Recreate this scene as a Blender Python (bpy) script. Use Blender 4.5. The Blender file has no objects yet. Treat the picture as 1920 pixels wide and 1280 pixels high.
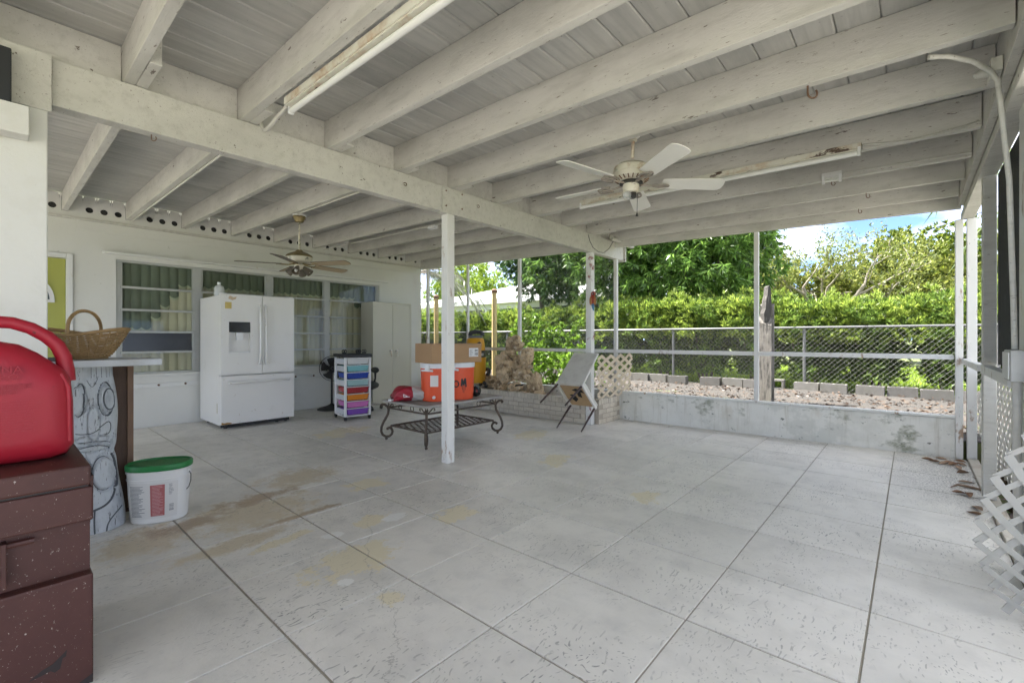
import bpy, math, random
import numpy as np
from mathutils import Vector, Matrix

R = math.radians
random.seed(7)
SC = bpy.context.scene
COL = SC.collection

# ---------------------------------------------------------------- camera
TH = math.atan(750 / 853.0)
CAMH = 1.17
cd = bpy.data.cameras.new('camera')
cam = bpy.data.objects.new('camera', cd)
COL.objects.link(cam)
cd.sensor_width = 36.0
cd.lens = 36.0 * 853 / 1920
cd.shift_y = -5 / 1920
cd.clip_start = 0.05
cd.clip_end = 2000
cam.location = (0, 0, CAMH)
cam.rotation_euler = (R(90), 0, TH - R(90))
SC.camera = cam

# ---------------------------------------------------------------- light
SUN_EL, SUN_AZ = R(58), R(106)         # direction the light comes from: angle from +X toward +Y
EXPOSURE = 2.9
w = bpy.data.worlds.new('World')
SC.world = w
w.use_nodes = True
wn, wl = w.node_tree.nodes, w.node_tree.links
for n in list(wn): wn.remove(n)
sky = wn.new('ShaderNodeTexSky')
sky.sky_type = 'NISHITA'
sky.sun_disc = False
sky.sun_elevation = SUN_EL
sky.sun_rotation = R(90) - SUN_AZ
sky.air_density = 0.32
sky.altitude = 1200
sky.dust_density = 0.3
sky.ozone_density = 3.0
bg = wn.new('ShaderNodeBackground')
bg.inputs['Strength'].default_value = 0.095
wo = wn.new('ShaderNodeOutputWorld')
tcw = wn.new('ShaderNodeTexCoord')
mpw = wn.new('ShaderNodeMapping'); mpw.inputs['Scale'].default_value = (1.0, 1.0, 2.6); mpw.inputs['Location'].default_value = (.35, .2, .1); mpw.inputs['Rotation'].default_value = (0, 0, R(26))
nzw = wn.new('ShaderNodeTexNoise'); nzw.inputs['Scale'].default_value = 2.3; nzw.inputs['Detail'].default_value = 7; nzw.inputs['Roughness'].default_value = .58
rpw = wn.new('ShaderNodeValToRGB'); rpw.color_ramp.elements[0].position = .40; rpw.color_ramp.elements[1].position = .60
rpw.color_ramp.elements[1].color = (.92, .92, .92, 1)
mxw = wn.new('ShaderNodeMix'); mxw.data_type = 'RGBA'
mxw.inputs[7].default_value = (4.6, 4.6, 4.55, 1)
wl.new(tcw.outputs['Generated'], mpw.inputs['Vector']); wl.new(mpw.outputs['Vector'], nzw.inputs['Vector'])
wl.new(nzw.outputs['Fac'], rpw.inputs['Fac']); wl.new(rpw.outputs['Color'], mxw.inputs[0])
wl.new(sky.outputs['Color'], mxw.inputs[6]); wl.new(mxw.outputs[2], bg.inputs['Color'])
wl.new(bg.outputs['Background'], wo.inputs['Surface'])

sd = bpy.data.lights.new('sun', 'SUN')
sd.energy = 3.5
sd.angle = R(5)
sd.color = (1.0, .96, .9)
sun = bpy.data.objects.new('sun', sd)
COL.objects.link(sun)
_d = Vector((math.cos(SUN_EL) * math.cos(SUN_AZ), math.cos(SUN_EL) * math.sin(SUN_AZ), math.sin(SUN_EL)))
sun.rotation_euler = _d.to_track_quat('Z', 'Y').to_euler()
sun.location = (0, 0, 30)

SC.view_settings.view_transform = 'Standard'
SC.view_settings.look = 'None'
SC.view_settings.exposure = EXPOSURE
SC.view_settings.gamma = 1
SC.render.engine = 'CYCLES'
SC.cycles.max_bounces = 8
SC.cycles.diffuse_bounces = 3
SC.cycles.glossy_bounces = 3
SC.cycles.transparent_max_bounces = 12
SC.cycles.use_adaptive_sampling = True
SC.cycles.adaptive_threshold = .03
SC.cycles.use_denoising = True
SC.cycles.sample_clamp_indirect = 6

# ---------------------------------------------------------------- helpers
class MB:
    """collects polygons, then becomes one mesh"""
    def __init__(s): s.v = []; s.f = []
    def add(s, vs, fs):
        o = len(s.v); s.v += [tuple(p) for p in vs]; s.f += [tuple(i + o for i in f) for f in fs]; return s
    def box(s, x0, x1, y0, y1, z0, z1):
        return s.add([(x0,y0,z0),(x1,y0,z0),(x1,y1,z0),(x0,y1,z0),(x0,y0,z1),(x1,y0,z1),(x1,y1,z1),(x0,y1,z1)],
                     [(0,3,2,1),(4,5,6,7),(0,1,5,4),(1,2,6,5),(2,3,7,6),(3,0,4,7)])
    def cbox(s, c, sz, rz=0, mat=None):
        a, b, d = sz[0]/2, sz[1]/2, sz[2]/2
        m = mat if mat is not None else Matrix.Rotation(rz, 3, 'Z')
        vs = [Vector(c) + m @ Vector(p) for p in ((-a,-b,-d),(a,-b,-d),(a,b,-d),(-a,b,-d),(-a,-b,d),(a,-b,d),(a,b,d),(-a,b,d))]
        return s.add(vs, [(0,3,2,1),(4,5,6,7),(0,1,5,4),(1,2,6,5),(2,3,7,6),(3,0,4,7)])
    def beam(s, p, q, w, h, up=(0,0,1)):
        p, q = Vector(p), Vector(q); d = (q-p).normalized(); up = Vector(up)
        sd_ = d.cross(up).normalized(); u = sd_.cross(d).normalized()
        a, b = sd_*w/2, u*h/2
        return s.add([p-a-b,p+a-b,p+a+b,p-a+b,q-a-b,q+a-b,q+a+b,q-a+b],
                     [(0,1,2,3),(7,6,5,4),(0,4,5,1),(1,5,6,2),(2,6,7,3),(3,7,4,0)])
    def tube(s, pts, r, n=8, cap=True, flat=1.0):
        pts = [Vector(p) for p in pts]; k = len(pts)
        rs = r if isinstance(r, (list, tuple)) else [r]*k
        vs, fs = [], []; ref = None
        for i, p in enumerate(pts):
            t = (pts[min(i+1,k-1)] - pts[max(i-1,0)])
            t = t.normalized() if t.length > 1e-9 else Vector((0,0,1))
            if ref is None:
                ref = Vector((0,0,1)) if abs(t.z) < .9 else Vector((1,0,0))
            a = t.cross(ref)
            if a.length < 1e-4: a = t.cross(Vector((0,1,0)))
            a.normalize(); b = a.cross(t).normalized(); ref = b
            for j in range(n):
                g = 2*math.pi*j/n
                vs.append(p + (a*math.cos(g) + b*math.sin(g)*flat)*rs[i])
        for i in range(k-1):
            for j in range(n):
                fs.append((i*n+j, i*n+(j+1)%n, (i+1)*n+(j+1)%n, (i+1)*n+j))
        if cap: fs += [tuple(range(n-1,-1,-1)), tuple(range((k-1)*n, k*n))]
        return s.add(vs, fs)
    def lathe(s, prof, n=24, c=(0,0,0), sx=1, sy=1, m=None):
        vs, fs = [], []; c = Vector(c)
        for (r, z) in prof:
            for j in range(n):
                g = 2*math.pi*j/n; p = Vector((r*math.cos(g)*sx, r*math.sin(g)*sy, z))
                if m is not None: p = m @ p
                vs.append(c + p)
        for i in range(len(prof)-1):
            for j in range(n):
                fs.append((i*n+j, i*n+(j+1)%n, (i+1)*n+(j+1)%n, (i+1)*n+j))
        fs += [tuple(range(n-1,-1,-1)), tuple(range((len(prof)-1)*n, len(prof)*n))]
        return s.add(vs, fs)
    def prism(s, poly, o, ex, ey, t):
        """poly in (a,b) on axes ex,ey from o, thickness vector t"""
        o, ex, ey, t = Vector(o), Vector(ex), Vector(ey), Vector(t); n = len(poly)
        A = [o + ex*a + ey*b for a, b in poly]; B = [p + t for p in A]
        fs = [tuple(range(n-1,-1,-1)), tuple(range(n, 2*n))] + [(i, (i+1)%n, n+(i+1)%n, n+i) for i in range(n)]
        return s.add(A+B, fs)
    def sheet(s, fn, nu, nv, thick=0):
        vs = [fn(i/nu, j/nv) for i in range(nu+1) for j in range(nv+1)]
        fs = [(i*(nv+1)+j, (i+1)*(nv+1)+j, (i+1)*(nv+1)+j+1, i*(nv+1)+j+1) for i in range(nu) for j in range(nv)]
        return s.add(vs, fs)
    def ico(s, c, r, sub=2, fn=None, sc=(1,1,1)):
        import bmesh
        bm = bmesh.new(); bmesh.ops.create_icosphere(bm, subdivisions=sub, radius=1)
        vs = []
        for v in bm.verts:
            p = v.co.copy(); k = fn(p) if fn else 1
            vs.append(Vector(c) + Vector((p.x*sc[0], p.y*sc[1], p.z*sc[2]))*r*k)
        bm.verts.index_update(); fs = [tuple(v.index for v in f.verts) for f in bm.faces]; bm.free()
        return s.add(vs, fs)

def recalc(me):
    import bmesh
    bm = bmesh.new(); bm.from_mesh(me); bmesh.ops.recalc_face_normals(bm, faces=bm.faces); bm.to_mesh(me); bm.free()

def mesh_obj(name, me, mat, parent=None, world=True, bevel=0, smooth=False, sub=0):
    o = bpy.data.objects.new(name, me); COL.objects.link(o)
    if mat is not None and not me.materials: me.materials.append(mat)
    if smooth is True: me.polygons.foreach_set('use_smooth', [True]*len(me.polygons))
    elif smooth:
        me.polygons.foreach_set('use_smooth', [True]*len(me.polygons)); me.set_sharp_from_angle(angle=R(smooth))
    if parent is not None:
        o.parent = parent
        if world:
            pm = getattr_mat(parent); o.matrix_parent_inverse = pm.inverted()
    if bevel:
        b = o.modifiers.new('bevel', 'BEVEL'); b.width = bevel; b.segments = 2; b.limit_method = 'ANGLE'; b.angle_limit = R(40)
    if sub:
        b = o.modifiers.new('sub', 'SUBSURF'); b.levels = sub; b.render_levels = sub
    return o

def getattr_mat(o):
    m = Matrix.LocRotScale(o.location, o.rotation_euler, o.scale)
    if o.parent is not None:
        m = getattr_mat(o.parent) @ o.matrix_parent_inverse @ m
    return m

def obj(name, mb, mat, parent=None, world=True, bevel=0, smooth=False, sub=0, fix=True):
    me = bpy.data.meshes.new(name)
    me.from_pydata(mb.v, [], mb.f)
    if fix: recalc(me)
    return mesh_obj(name, me, mat, parent, world, bevel, smooth, sub)

def tag(o, label=None, cat=None, group=None, kind=None):
    if label: o['label'] = label
    if cat: o['category'] = cat
    if group: o['group'] = group
    if kind: o['kind'] = kind
    return o

def thing(name, label, cat, loc=(0,0,0), rz=0, group=None, rot=None):
    o = bpy.data.objects.new(name, None); COL.objects.link(o)
    o.empty_display_size = .1
    o.location = loc; o.rotation_euler = rot if rot else (0,0,rz)
    return tag(o, label, cat, group)

def dup(o, loc=None, rot=None, label=None, parent=None, scale=None):
    c = o.copy(); COL.objects.link(c)
    if parent is not None: c.parent = parent
    if loc is not None: c.location = loc
    if rot is not None: c.rotation_euler = rot
    if scale is not None: c.scale = scale
    if label: c['label'] = label
    for ch in list(o.children):
        dup(ch, parent=c)
    return c

def text_mesh(txt, size, depth=.001, m=None, align='LEFT'):
    cu = bpy.data.curves.new('t', 'FONT'); cu.body = txt; cu.size = size; cu.extrude = depth; cu.align_x = align; cu.resolution_u = 2
    to = bpy.data.objects.new('t', cu); COL.objects.link(to)
    dg = bpy.context.evaluated_depsgraph_get()
    me = bpy.data.meshes.new_from_object(to.evaluated_get(dg))
    bpy.data.objects.remove(to); bpy.data.curves.remove(cu)
    me.materials.clear()
    if m is not None: me.transform(m)
    return me

def wray(u, v):
    a, b = (u-960)/853.0, (635-v)/853.0
    return (math.cos(TH)+a*math.sin(TH), math.sin(TH)-a*math.cos(TH), b)
def on_floor(u, v, z=0):
    d = wray(u, v); t = (z-CAMH)/d[2]; return Vector((d[0]*t, d[1]*t, z))
def at_depth(u, v, D):
    d = wray(u, v); return Vector((d[0]*D, d[1]*D, CAMH + d[2]*D))
def on_y(u, v, Y):
    d = wray(u, v); t = Y/d[1]; return Vector((d[0]*t, Y, CAMH + d[2]*t))
def on_x(u, v, X):
    d = wray(u, v); t = X/d[0]; return Vector((X, d[1]*t, CAMH + d[2]*t))

# ---------------------------------------------------------------- materials
def material(name, col, rough=.6, var=.12, vscale=6, bump=0., bscale=40, metal=0, dirt=(), coord='object', stretch=(1,1,1),
             island=0, spec=.5, alpha=1, coat=0, objvar=0.0, trans=0):
    """dirt: list of (colour, scale, lo, hi, strength, stretch)"""
    m = bpy.data.materials.new(name); m.use_nodes = True
    nt = m.node_tree; N, L = nt.nodes, nt.links
    b = N['Principled BSDF']
    b.inputs['Roughness'].default_value = rough; b.inputs['Metallic'].default_value = metal
    b.inputs['Specular IOR Level'].default_value = spec
    if coat: b.inputs['Coat Weight'].default_value = coat
    if coord == 'world':
        g = N.new('ShaderNodeNewGeometry'); vec = g.outputs['Position']
    else:
        tc = N.new('ShaderNodeTexCoord'); oi = N.new('ShaderNodeObjectInfo')
        va = N.new('ShaderNodeVectorMath'); va.operation = 'MULTIPLY_ADD'
        cmb = N.new('ShaderNodeCombineXYZ')
        for i in range(3): L.new(oi.outputs['Random'], cmb.inputs[i])
        L.new(cmb.outputs[0], va.inputs[0]); va.inputs[1].default_value = (37, 23, 51); L.new(tc.outputs['Object'], va.inputs[2])
        vec = va.outputs[0]
    def mapped(st):
        mp = N.new('ShaderNodeMapping'); mp.inputs['Scale'].default_value = st; L.new(vec, mp.inputs['Vector']); return mp.outputs[0]
    def noise(scale, st, detail=5, rough_=.6):
        n = N.new('ShaderNodeTexNoise'); n.inputs['Scale'].default_value = scale; n.inputs['Detail'].default_value = detail
        n.inputs['Roughness'].default_value = rough_
        L.new(mapped(st), n.inputs['Vector']); return n.outputs['Fac']
    def mix(fac, a, c):
        x = N.new('ShaderNodeMix'); x.data_type = 'RGBA'
        if isinstance(fac, float): x.inputs[0].default_value = fac
        else: L.new(fac, x.inputs[0])
        for k, q in ((6, a), (7, c)):
            if isinstance(q, tuple): x.inputs[k].default_value = (*q[:3], 1)
            else: L.new(q, x.inputs[k])
        return x.outputs[2]
    dk = tuple(c*(1-var) for c in col); lt = tuple(min(1, c*(1+var)) for c in col)
    cur = mix(noise(vscale, stretch), dk, lt)
    def scaled(val, lo, hi):
        r_ = N.new('ShaderNodeMapRange'); r_.inputs['From Min'].default_value = 0; r_.inputs['From Max'].default_value = 1
        r_.inputs['To Min'].default_value = lo; r_.inputs['To Max'].default_value = hi; L.new(val, r_.inputs['Value'])
        x = N.new('ShaderNodeVectorMath'); x.operation = 'SCALE'; L.new(cur, x.inputs[0]); L.new(r_.outputs[0], x.inputs['Scale']); return x.outputs[0]
    if island:
        g2 = N.new('ShaderNodeNewGeometry'); cur = scaled(g2.outputs['Random Per Island'], 1-island, 1+island)
    if objvar:
        o2 = N.new('ShaderNodeObjectInfo'); cur = scaled(o2.outputs['Random'], 1-objvar, 1+objvar)
    for d in dirt:
        if d[2] >= .65: d = (d[0], d[1], d[2]-.065, d[3]-.055) + tuple(d[4:])
        c, sc_, lo, hi, st_ = d[:5]; strc = d[5] if len(d) > 5 else (1,1,1)
        f = noise(sc_, strc, 6, .65)
        mr = N.new('ShaderNodeMapRange'); mr.inputs['From Min'].default_value = lo; mr.inputs['From Max'].default_value = hi
        mr.inputs['To Max'].default_value = st_; L.new(f, mr.inputs['Value'])
        cur = mix(mr.outputs[0], cur, c)
    L.new(cur, b.inputs['Base Color'])
    if bump:
        bp = N.new('ShaderNodeBump'); bp.inputs['Strength'].default_value = bump; bp.inputs['Distance'].default_value = .01
        L.new(noise(bscale, stretch), bp.inputs['Height']); L.new(bp.outputs[0], b.inputs['Normal'])
    if alpha < 1 or trans:
        out = N['Material Output']; tr = N.new('ShaderNodeBsdfTransparent'); ms = N.new('ShaderNodeMixShader')
        ms.inputs[0].default_value = alpha; L.new(tr.outputs[0], ms.inputs[1]); L.new(b.outputs[0], ms.inputs[2]); L.new(ms.outputs[0], out.inputs['Surface'])
    return m

def leaf_material(name, col, var=.35, hue=(.06, .05, 0), transl=.35, rough=.45):
    m = bpy.data.materials.new(name); m.use_nodes = True
    nt = m.node_tree; N, L = nt.nodes, nt.links
    b = N['Principled BSDF']; b.inputs['Roughness'].default_value = rough
    g = N.new('ShaderNodeNewGeometry')
    rp = N.new('ShaderNodeValToRGB'); e = rp.color_ramp.elements
    e[0].color = (*[c*(1-var) for c in col], 1); e[1].color = (*[c*(1+var)+h for c, h in zip(col, hue)], 1)
    e.new(.5).color = (*col, 1)
    L.new(g.outputs['Random Per Island'], rp.inputs['Fac'])
    L.new(rp.outputs[0], b.inputs['Base Color'])
    t = N.new('ShaderNodeBsdfTranslucent'); L.new(rp.outputs[0], t.inputs['Color'])
    ms = N.new('ShaderNodeMixShader'); ms.inputs[0].default_value = transl
    L.new(b.outputs[0], ms.inputs[1]); L.new(t.outputs[0], ms.inputs[2]); L.new(ms.outputs[0], N['Material Output'].inputs['Surface'])
    return m

def sheet_material(name, col, alpha, rough=.6):
    """woven or translucent sheet: part of the light goes straight through"""
    m = bpy.data.materials.new(name); m.use_nodes = True
    nt = m.node_tree; N, L = nt.nodes, nt.links
    b = N['Principled BSDF']; b.inputs['Base Color'].default_value = (*col, 1); b.inputs['Roughness'].default_value = rough
    tr = N.new('ShaderNodeBsdfTransparent'); ms = N.new('ShaderNodeMixShader'); ms.inputs[0].default_value = alpha
    L.new(tr.outputs[0], ms.inputs[1]); L.new(b.outputs[0], ms.inputs[2]); L.new(ms.outputs[0], N['Material Output'].inputs['Surface'])
    return m

def glass_material(name, tint=(.8,.86,.8), refl=.5):
    m = bpy.data.materials.new(name); m.use_nodes = True
    nt = m.node_tree; N, L = nt.nodes, nt.links
    for n in list(N):
        if n.type == 'BSDF_PRINCIPLED': N.remove(n)
    gl = N.new('ShaderNodeBsdfGlossy'); gl.inputs['Roughness'].default_value = .03
    tr = N.new('ShaderNodeBsdfTransparent'); tr.inputs['Color'].default_value = (*tint, 1)
    fr = N.new('ShaderNodeFresnel'); fr.inputs['IOR'].default_value = 1.5
    ad = N.new('ShaderNodeMath'); ad.operation = 'MULTIPLY_ADD'; ad.inputs[1].default_value = .45; ad.inputs[2].default_value = .005; L.new(fr.outputs[0], ad.inputs[0])
    ms = N.new('ShaderNodeMixShader'); L.new(ad.outputs[0], ms.inputs[0]); L.new(tr.outputs[0], ms.inputs[1]); L.new(gl.outputs[0], ms.inputs[2])
    L.new(ms.outputs[0], N['Material Output'].inputs['Surface'])
    return m

GREY = (.30,.29,.26)
MT = {}
MT['paint'] = material('white_paint_wood', (.62,.605,.55), .55, .10, 3, .3, 34, dirt=[((.36,.345,.30), 5, .50, .78, .55, (4,.7,4)), ((.33,.32,.28), 1.2, .48, .75, .45), ((.15,.11,.07), 30, .70, .73, .75, (3,.6,3)), ((.10,.07,.05), 9, .74, .75, .9, (2,.5,2))], stretch=(4,1,4), objvar=.05)
MT['paint_board'] = material('white_paint_board', (.52,.51,.475), .6, .10, 3, .1, 30, dirt=[((.30,.30,.28), 3.5, .42, .78, .62, (.5,6,1)), ((.24,.25,.24), 1.1, .50, .75, .45), ((.12,.12,.12), 45, .72, .76, .5)], stretch=(1,6,1), objvar=.10)
MT['wall'] = material('painted_masonry', (.68,.675,.63), .75, .05, 2, .15, 60, dirt=[((.42,.38,.29), 2.1, .55, .8, .35), ((.25,.23,.18), 26, .74, .78, .5)], coord='world')
MT['trim'] = material('painted_aluminium', (.70,.70,.67), .42, .06, 5, 0, dirt=[((.40,.29,.16), 9, .63, .72, .6), ((.2,.18,.15), 40, .72, .76, .6)])
MT['rusty'] = material('rust_spotted_metal', (.70,.66,.55), .5, .1, 6, .1, 40, dirt=[((.32,.16,.05), 7, .50, .66, .85), ((.12,.06,.03), 24, .62, .70, .8)])
MT['rustywhite'] = material('rust_spotted_post', (.72,.71,.67), .5, .06, 6, .05, 40, dirt=[((.30,.17,.08), 11, .66, .72, .85, (1,1,.35)), ((.10,.08,.06), 55, .73, .76, .9)])
MT['rust'] = material('brown_rust', (.16,.09,.05), .8, .4, 20, .3, 60)
MT['black'] = material('black_plastic', (.02,.02,.021), .45, .1)
MT['blackmetal'] = material('dark_metal', (.035,.033,.03), .5, .2)
MT['chrome'] = material('chrome', (.65,.65,.66), .2, .03, metal=1)
MT['whiteplastic'] = material('white_plastic', (.78,.78,.77), .4, .03, dirt=[((.45,.42,.35), 8, .6, .8, .3)])
MT['galv'] = material('galvanised_steel', (.17,.172,.17), .45, .12, 12, metal=.5)
MT['concrete'] = material('grey_concrete', (.16,.153,.14), .9, .2, 14, .4, 80, dirt=[((.12,.12,.09), 5, .5, .75, .6)], objvar=.18)
MT['grout'] = material('floor_joint', (.40,.37,.31), .9, .2, 10)
# ================================================================ SETTING
def floor_material():
    m = bpy.data.materials.new('painted_concrete_floor'); m.use_nodes = True
    nt = m.node_tree; N, L = nt.nodes, nt.links
    b = N['Principled BSDF']
    g = N.new('ShaderNodeNewGeometry'); P = g.outputs['Position']
    oi = N.new('ShaderNodeObjectInfo')
    def mp(st=(1,1,1), rot=0, vec=None):
        x = N.new('ShaderNodeMapping'); x.inputs['Scale'].default_value = st; x.inputs['Rotation'].default_value = (0,0,rot); L.new(vec or P, x.inputs['Vector']); return x.outputs[0]
    def noise(sc, vec, d=6, r_=.6):
        x = N.new('ShaderNodeTexNoise'); x.inputs['Scale'].default_value = sc; x.inputs['Detail'].default_value = d; x.inputs['Roughness'].default_value = r_; L.new(vec, x.inputs['Vector']); return x
    def rng(v, a, c, lo=0., hi=1.):
        x = N.new('ShaderNodeMapRange'); x.inputs['From Min'].default_value = a; x.inputs['From Max'].default_value = c; x.inputs['To Min'].default_value = lo; x.inputs['To Max'].default_value = hi; L.new(v, x.inputs['Value']); return x.outputs[0]
    def mth(op, a, c):
        x = N.new('ShaderNodeMath'); x.operation = op
        for i, q in enumerate((a, c)):
            if isinstance(q, (int, float)): x.inputs[i].default_value = q
            else: L.new(q, x.inputs[i])
        return x.outputs[0]
    def mix(f, a, c):
        x = N.new('ShaderNodeMix'); x.data_type = 'RGBA'; L.new(f, x.inputs[0])
        for k, q in ((6, a), (7, c)):
            if isinstance(q, tuple): x.inputs[k].default_value = (*q, 1)
            else: L.new(q, x.inputs[k])
        return x.outputs[2]
    def spot(cx, cy, rx, ry, rot=0):
        """soft ellipse mask 1 at its centre"""
        x = N.new('ShaderNodeMapping'); x.vector_type = 'TEXTURE'; x.inputs['Location'].default_value = (cx, cy, 0); x.inputs['Rotation'].default_value = (0,0,rot); x.inputs['Scale'].default_value = (rx, ry, 1)
        L.new(P, x.inputs['Vector']); ln = N.new('ShaderNodeVectorMath'); ln.operation = 'LENGTH'; L.new(x.outputs[0], ln.inputs[0])
        return rng(ln.outputs['Value'], 0, 1, 1, 0)
    n1 = noise(1.3, P).outputs['Fac']; n2 = noise(7, P).outputs['Fac']
    cur = mix(rng(n1, .3, .7), (.70,.675,.62), (.82,.79,.725))
    # lighter and darker slabs
    sc = N.new('ShaderNodeVectorMath'); sc.operation = 'SCALE'; L.new(cur, sc.inputs[0]); L.new(rng(oi.outputs['Random'], 0, 1, .93, 1.05), sc.inputs['Scale']); cur = sc.outputs[0]
    cur = mix(rng(n2, .48, .8, 0, .28), cur, (.34,.34,.325))
    grime = noise(2.2, mp((1,.5,1), .4)).outputs['Fac']
    cur = mix(rng(grime, .5, .75, 0, .34), cur, (.36,.35,.31))
    # worn paint: cream and brown patches with ragged edges
    rag = noise(7.5, mp((1,1,1)), 11, .75).outputs['Fac']
    def patch(cur, col, spots, thr, soft=.035, rg=rag, gain=.42):
        acc = None
        for s_ in spots:
            v = spot(*s_); acc = v if acc is None else mth('MAXIMUM', acc, v)
        val = mth('ADD', mth('MULTIPLY', acc, gain), rg)
        gate = rng(acc, .0, .12)
        return mix(mth('MULTIPLY', rng(val, thr, thr+soft), gate), cur, col)
    cur = patch(cur, (.63,.55,.41), [(1.15,3.35,.62,.5,0), (.62,3.35,.5,.33,.3), (1.7,3.9,.5,.36,.2), (.9,2.9,.5,.14,.1)], .60, .16)
    cur = patch(cur, (.46,.36,.25), [(.80,3.42,.42,.16,.1), (1.28,3.6,.45,.18,.1), (1.35,3.05,.5,.06,.05)], .62, .16)
    cur = patch(cur, (.76,.69,.51), [(1.25,2.22,.42,.30,.2), (1.18,1.76,.10,.10,0), (1.62,2.62,.22,.16,0), (2.05,2.3,.28,.2,.3), (2.0,3.3,.3,.25,0), (1.1,2.75,.32,.08,.2), (2.9,5.4,.7,.4,.3), (4.35,3.5,.5,.35,.4), (3.2,1.5,.3,.18,.1), (3.6,2.6,.4,.25,.5)], .69, .035)
    cur = patch(cur, (.84,.83,.79), [(1.75,2.55,.16,.10,0), (1.33,2.6,.09,.06,0), (1.12,2.05,.06,.06,0)], .66, .03)
    # scuff marks: short dark dashes, denser toward the open side
    wob = noise(3, P, 3).outputs['Color']
    def dashes(rot, st, sc_, thr, keep, seedoff):
        v0 = mp(st, rot)
        ad = N.new('ShaderNodeVectorMath'); ad.operation = 'ADD'; L.new(v0, ad.inputs[0])
        ws = N.new('ShaderNodeVectorMath'); ws.operation = 'SCALE'; ws.inputs['Scale'].default_value = .55; L.new(wob, ws.inputs[0]); L.new(ws.outputs[0], ad.inputs[1])
        ad2 = N.new('ShaderNodeVectorMath'); ad2.operation = 'ADD'; L.new(ad.outputs[0], ad2.inputs[0]); ad2.inputs[1].default_value = (seedoff, seedoff*1.7, 0)
        vo = N.new('ShaderNodeTexVoronoi'); vo.voronoi_dimensions = '2D'; vo.inputs['Scale'].default_value = sc_; L.new(ad2.outputs[0], vo.inputs['Vector'])
        sp = N.new('ShaderNodeSeparateColor'); L.new(vo.outputs['Color'], sp.inputs[0])
        near = rng(vo.outputs['Distance'], thr*.6, thr, 1, 0)
        return mth('MULTIPLY', near, rng(sp.outputs[0], keep-.02, keep+.02, 1, 0))
    dens = noise(1.6, P, 4).outputs['Fac']; densm = rng(dens, .42, .66, .06, 1)
    nz = noise(30, P, 3).outputs['Fac']
    acc = None
    for (rot, st, sc_, thr, keep, so) in ((.25,(1,3.2,1),13,.17,.30,0), (.6,(1,3.5,1),11,.15,.22,11), (-.35,(1,3,1),16,.17,.24,23), (0,(1,1.5,1),34,.2,.24,5), (1.4,(1,3,1),15,.15,.15,41), (.3,(1,9,1),4.2,.085,.14,61)):
        v = dashes(rot, st, sc_, thr, keep, so)
        acc = v if acc is None else mth('MAXIMUM', acc, v)
    marks = mth('MULTIPLY', mth('MULTIPLY', acc, densm), rng(nz, .32, .48))
    cur = mix(mth('MULTIPLY', marks, .72), cur, (.17,.165,.15))
    # mildew at the foot of the walls on the open corner
    mil = mth('MULTIPLY', spot(5.6,-.25,1.9,.62), rng(noise(70, P, 6, .75).outputs['Fac'], .46, .62))
    cur = mix(rng(mil, .12, .5, 0, .7), cur, (.11,.11,.10))
    # hairline crack
    cw = N.new('ShaderNodeTexWave'); cw.wave_type = 'BANDS'; cw.bands_direction = 'X'
    crk = mp((1,1,1), -.1); wv = N.new('ShaderNodeSeparateXYZ')
    cadd = N.new('ShaderNodeVectorMath'); cadd.operation = 'MULTIPLY_ADD'; L.new(noise(2.2, P, 8, .7).outputs['Color'], cadd.inputs[0]); cadd.inputs[1].default_value = (.35,.35,0); L.new(P, cadd.inputs[2])
    L.new(cadd.outputs[0], wv.inputs[0])
    line = rng(mth('ABSOLUTE', mth('SUBTRACT', wv.outputs[0], mth('ADD', mth('MULTIPLY', wv.outputs[1], .52), .28)), 0), .0015, .004, 1, 0)
    seg = mth('MULTIPLY', line, rng(spot(1.35,1.75,.75,.95), 0, .1))
    N.remove(cw)
    cur = mix(mth('MULTIPLY', seg, .4), cur, (.15,.14,.12))
    L.new(cur, b.inputs['Base Color'])
    L.new(rng(n2, .3, .7, .36, .55), b.inputs['Roughness']); b.inputs['Specular IOR Level'].default_value = .5
    bp = N.new('ShaderNodeBump'); bp.inputs['Strength'].default_value = .25; bp.inputs['Distance'].default_value = .006
    hgt = mth('SUBTRACT', noise(55, P, 4).outputs['Fac'], mth('MULTIPLY', marks, 1.5))
    L.new(hgt, bp.inputs['Height']); L.new(bp.outputs[0], b.inputs['Normal'])
    return m

# ground outside: one sheet that steps up behind the end wall
GZ = .15
gm = material('yard_ground', (.115,.15,.045), .95, .35, 3, .5, 30, coord='world', dirt=[((.19,.15,.09), 1.7, .5, .7, .7)])
mb = MB()
mb.add([(-300,-300,-.07),(6.32,-300,-.07),(6.32,300,-.07),(-300,300,-.07)], [(0,1,2,3)])
mb.add([(6.32,-300,-.07),(6.32,300,-.07),(6.32,300,GZ),(6.32,-300,GZ)], [(0,1,2,3)])
mb.add([(6.32,-300,GZ),(300,-300,GZ),(300,300,GZ),(6.32,300,GZ)], [(0,1,2,3)])
tag(obj('ground', mb, gm), kind='structure')

# gravel yard, uneven
gvm = material('gravel', (.050,.046,.042), .95, .35, 30, 1.0, 55, coord='world', dirt=[((.14,.10,.07), 5, .5, .72, .7), ((.08,.075,.069), 60, .52, .62, .8), ((.09,.07,.05), 75, .60, .68, .8)])
rs = np.random.RandomState(3)
mb = MB(); nx, ny = 46, 120
mb.sheet(lambda u, v: (6.325 + u*3.95, -6.5 + v*26, GZ + .012 + .02*math.sin(u*19+v*40)*math.sin(v*77) + .012*math.sin(u*53+v*11) + .03*u*u), nx, ny)
tag(obj('gravel_yard', mb, gvm, smooth=True), kind='structure')

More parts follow.
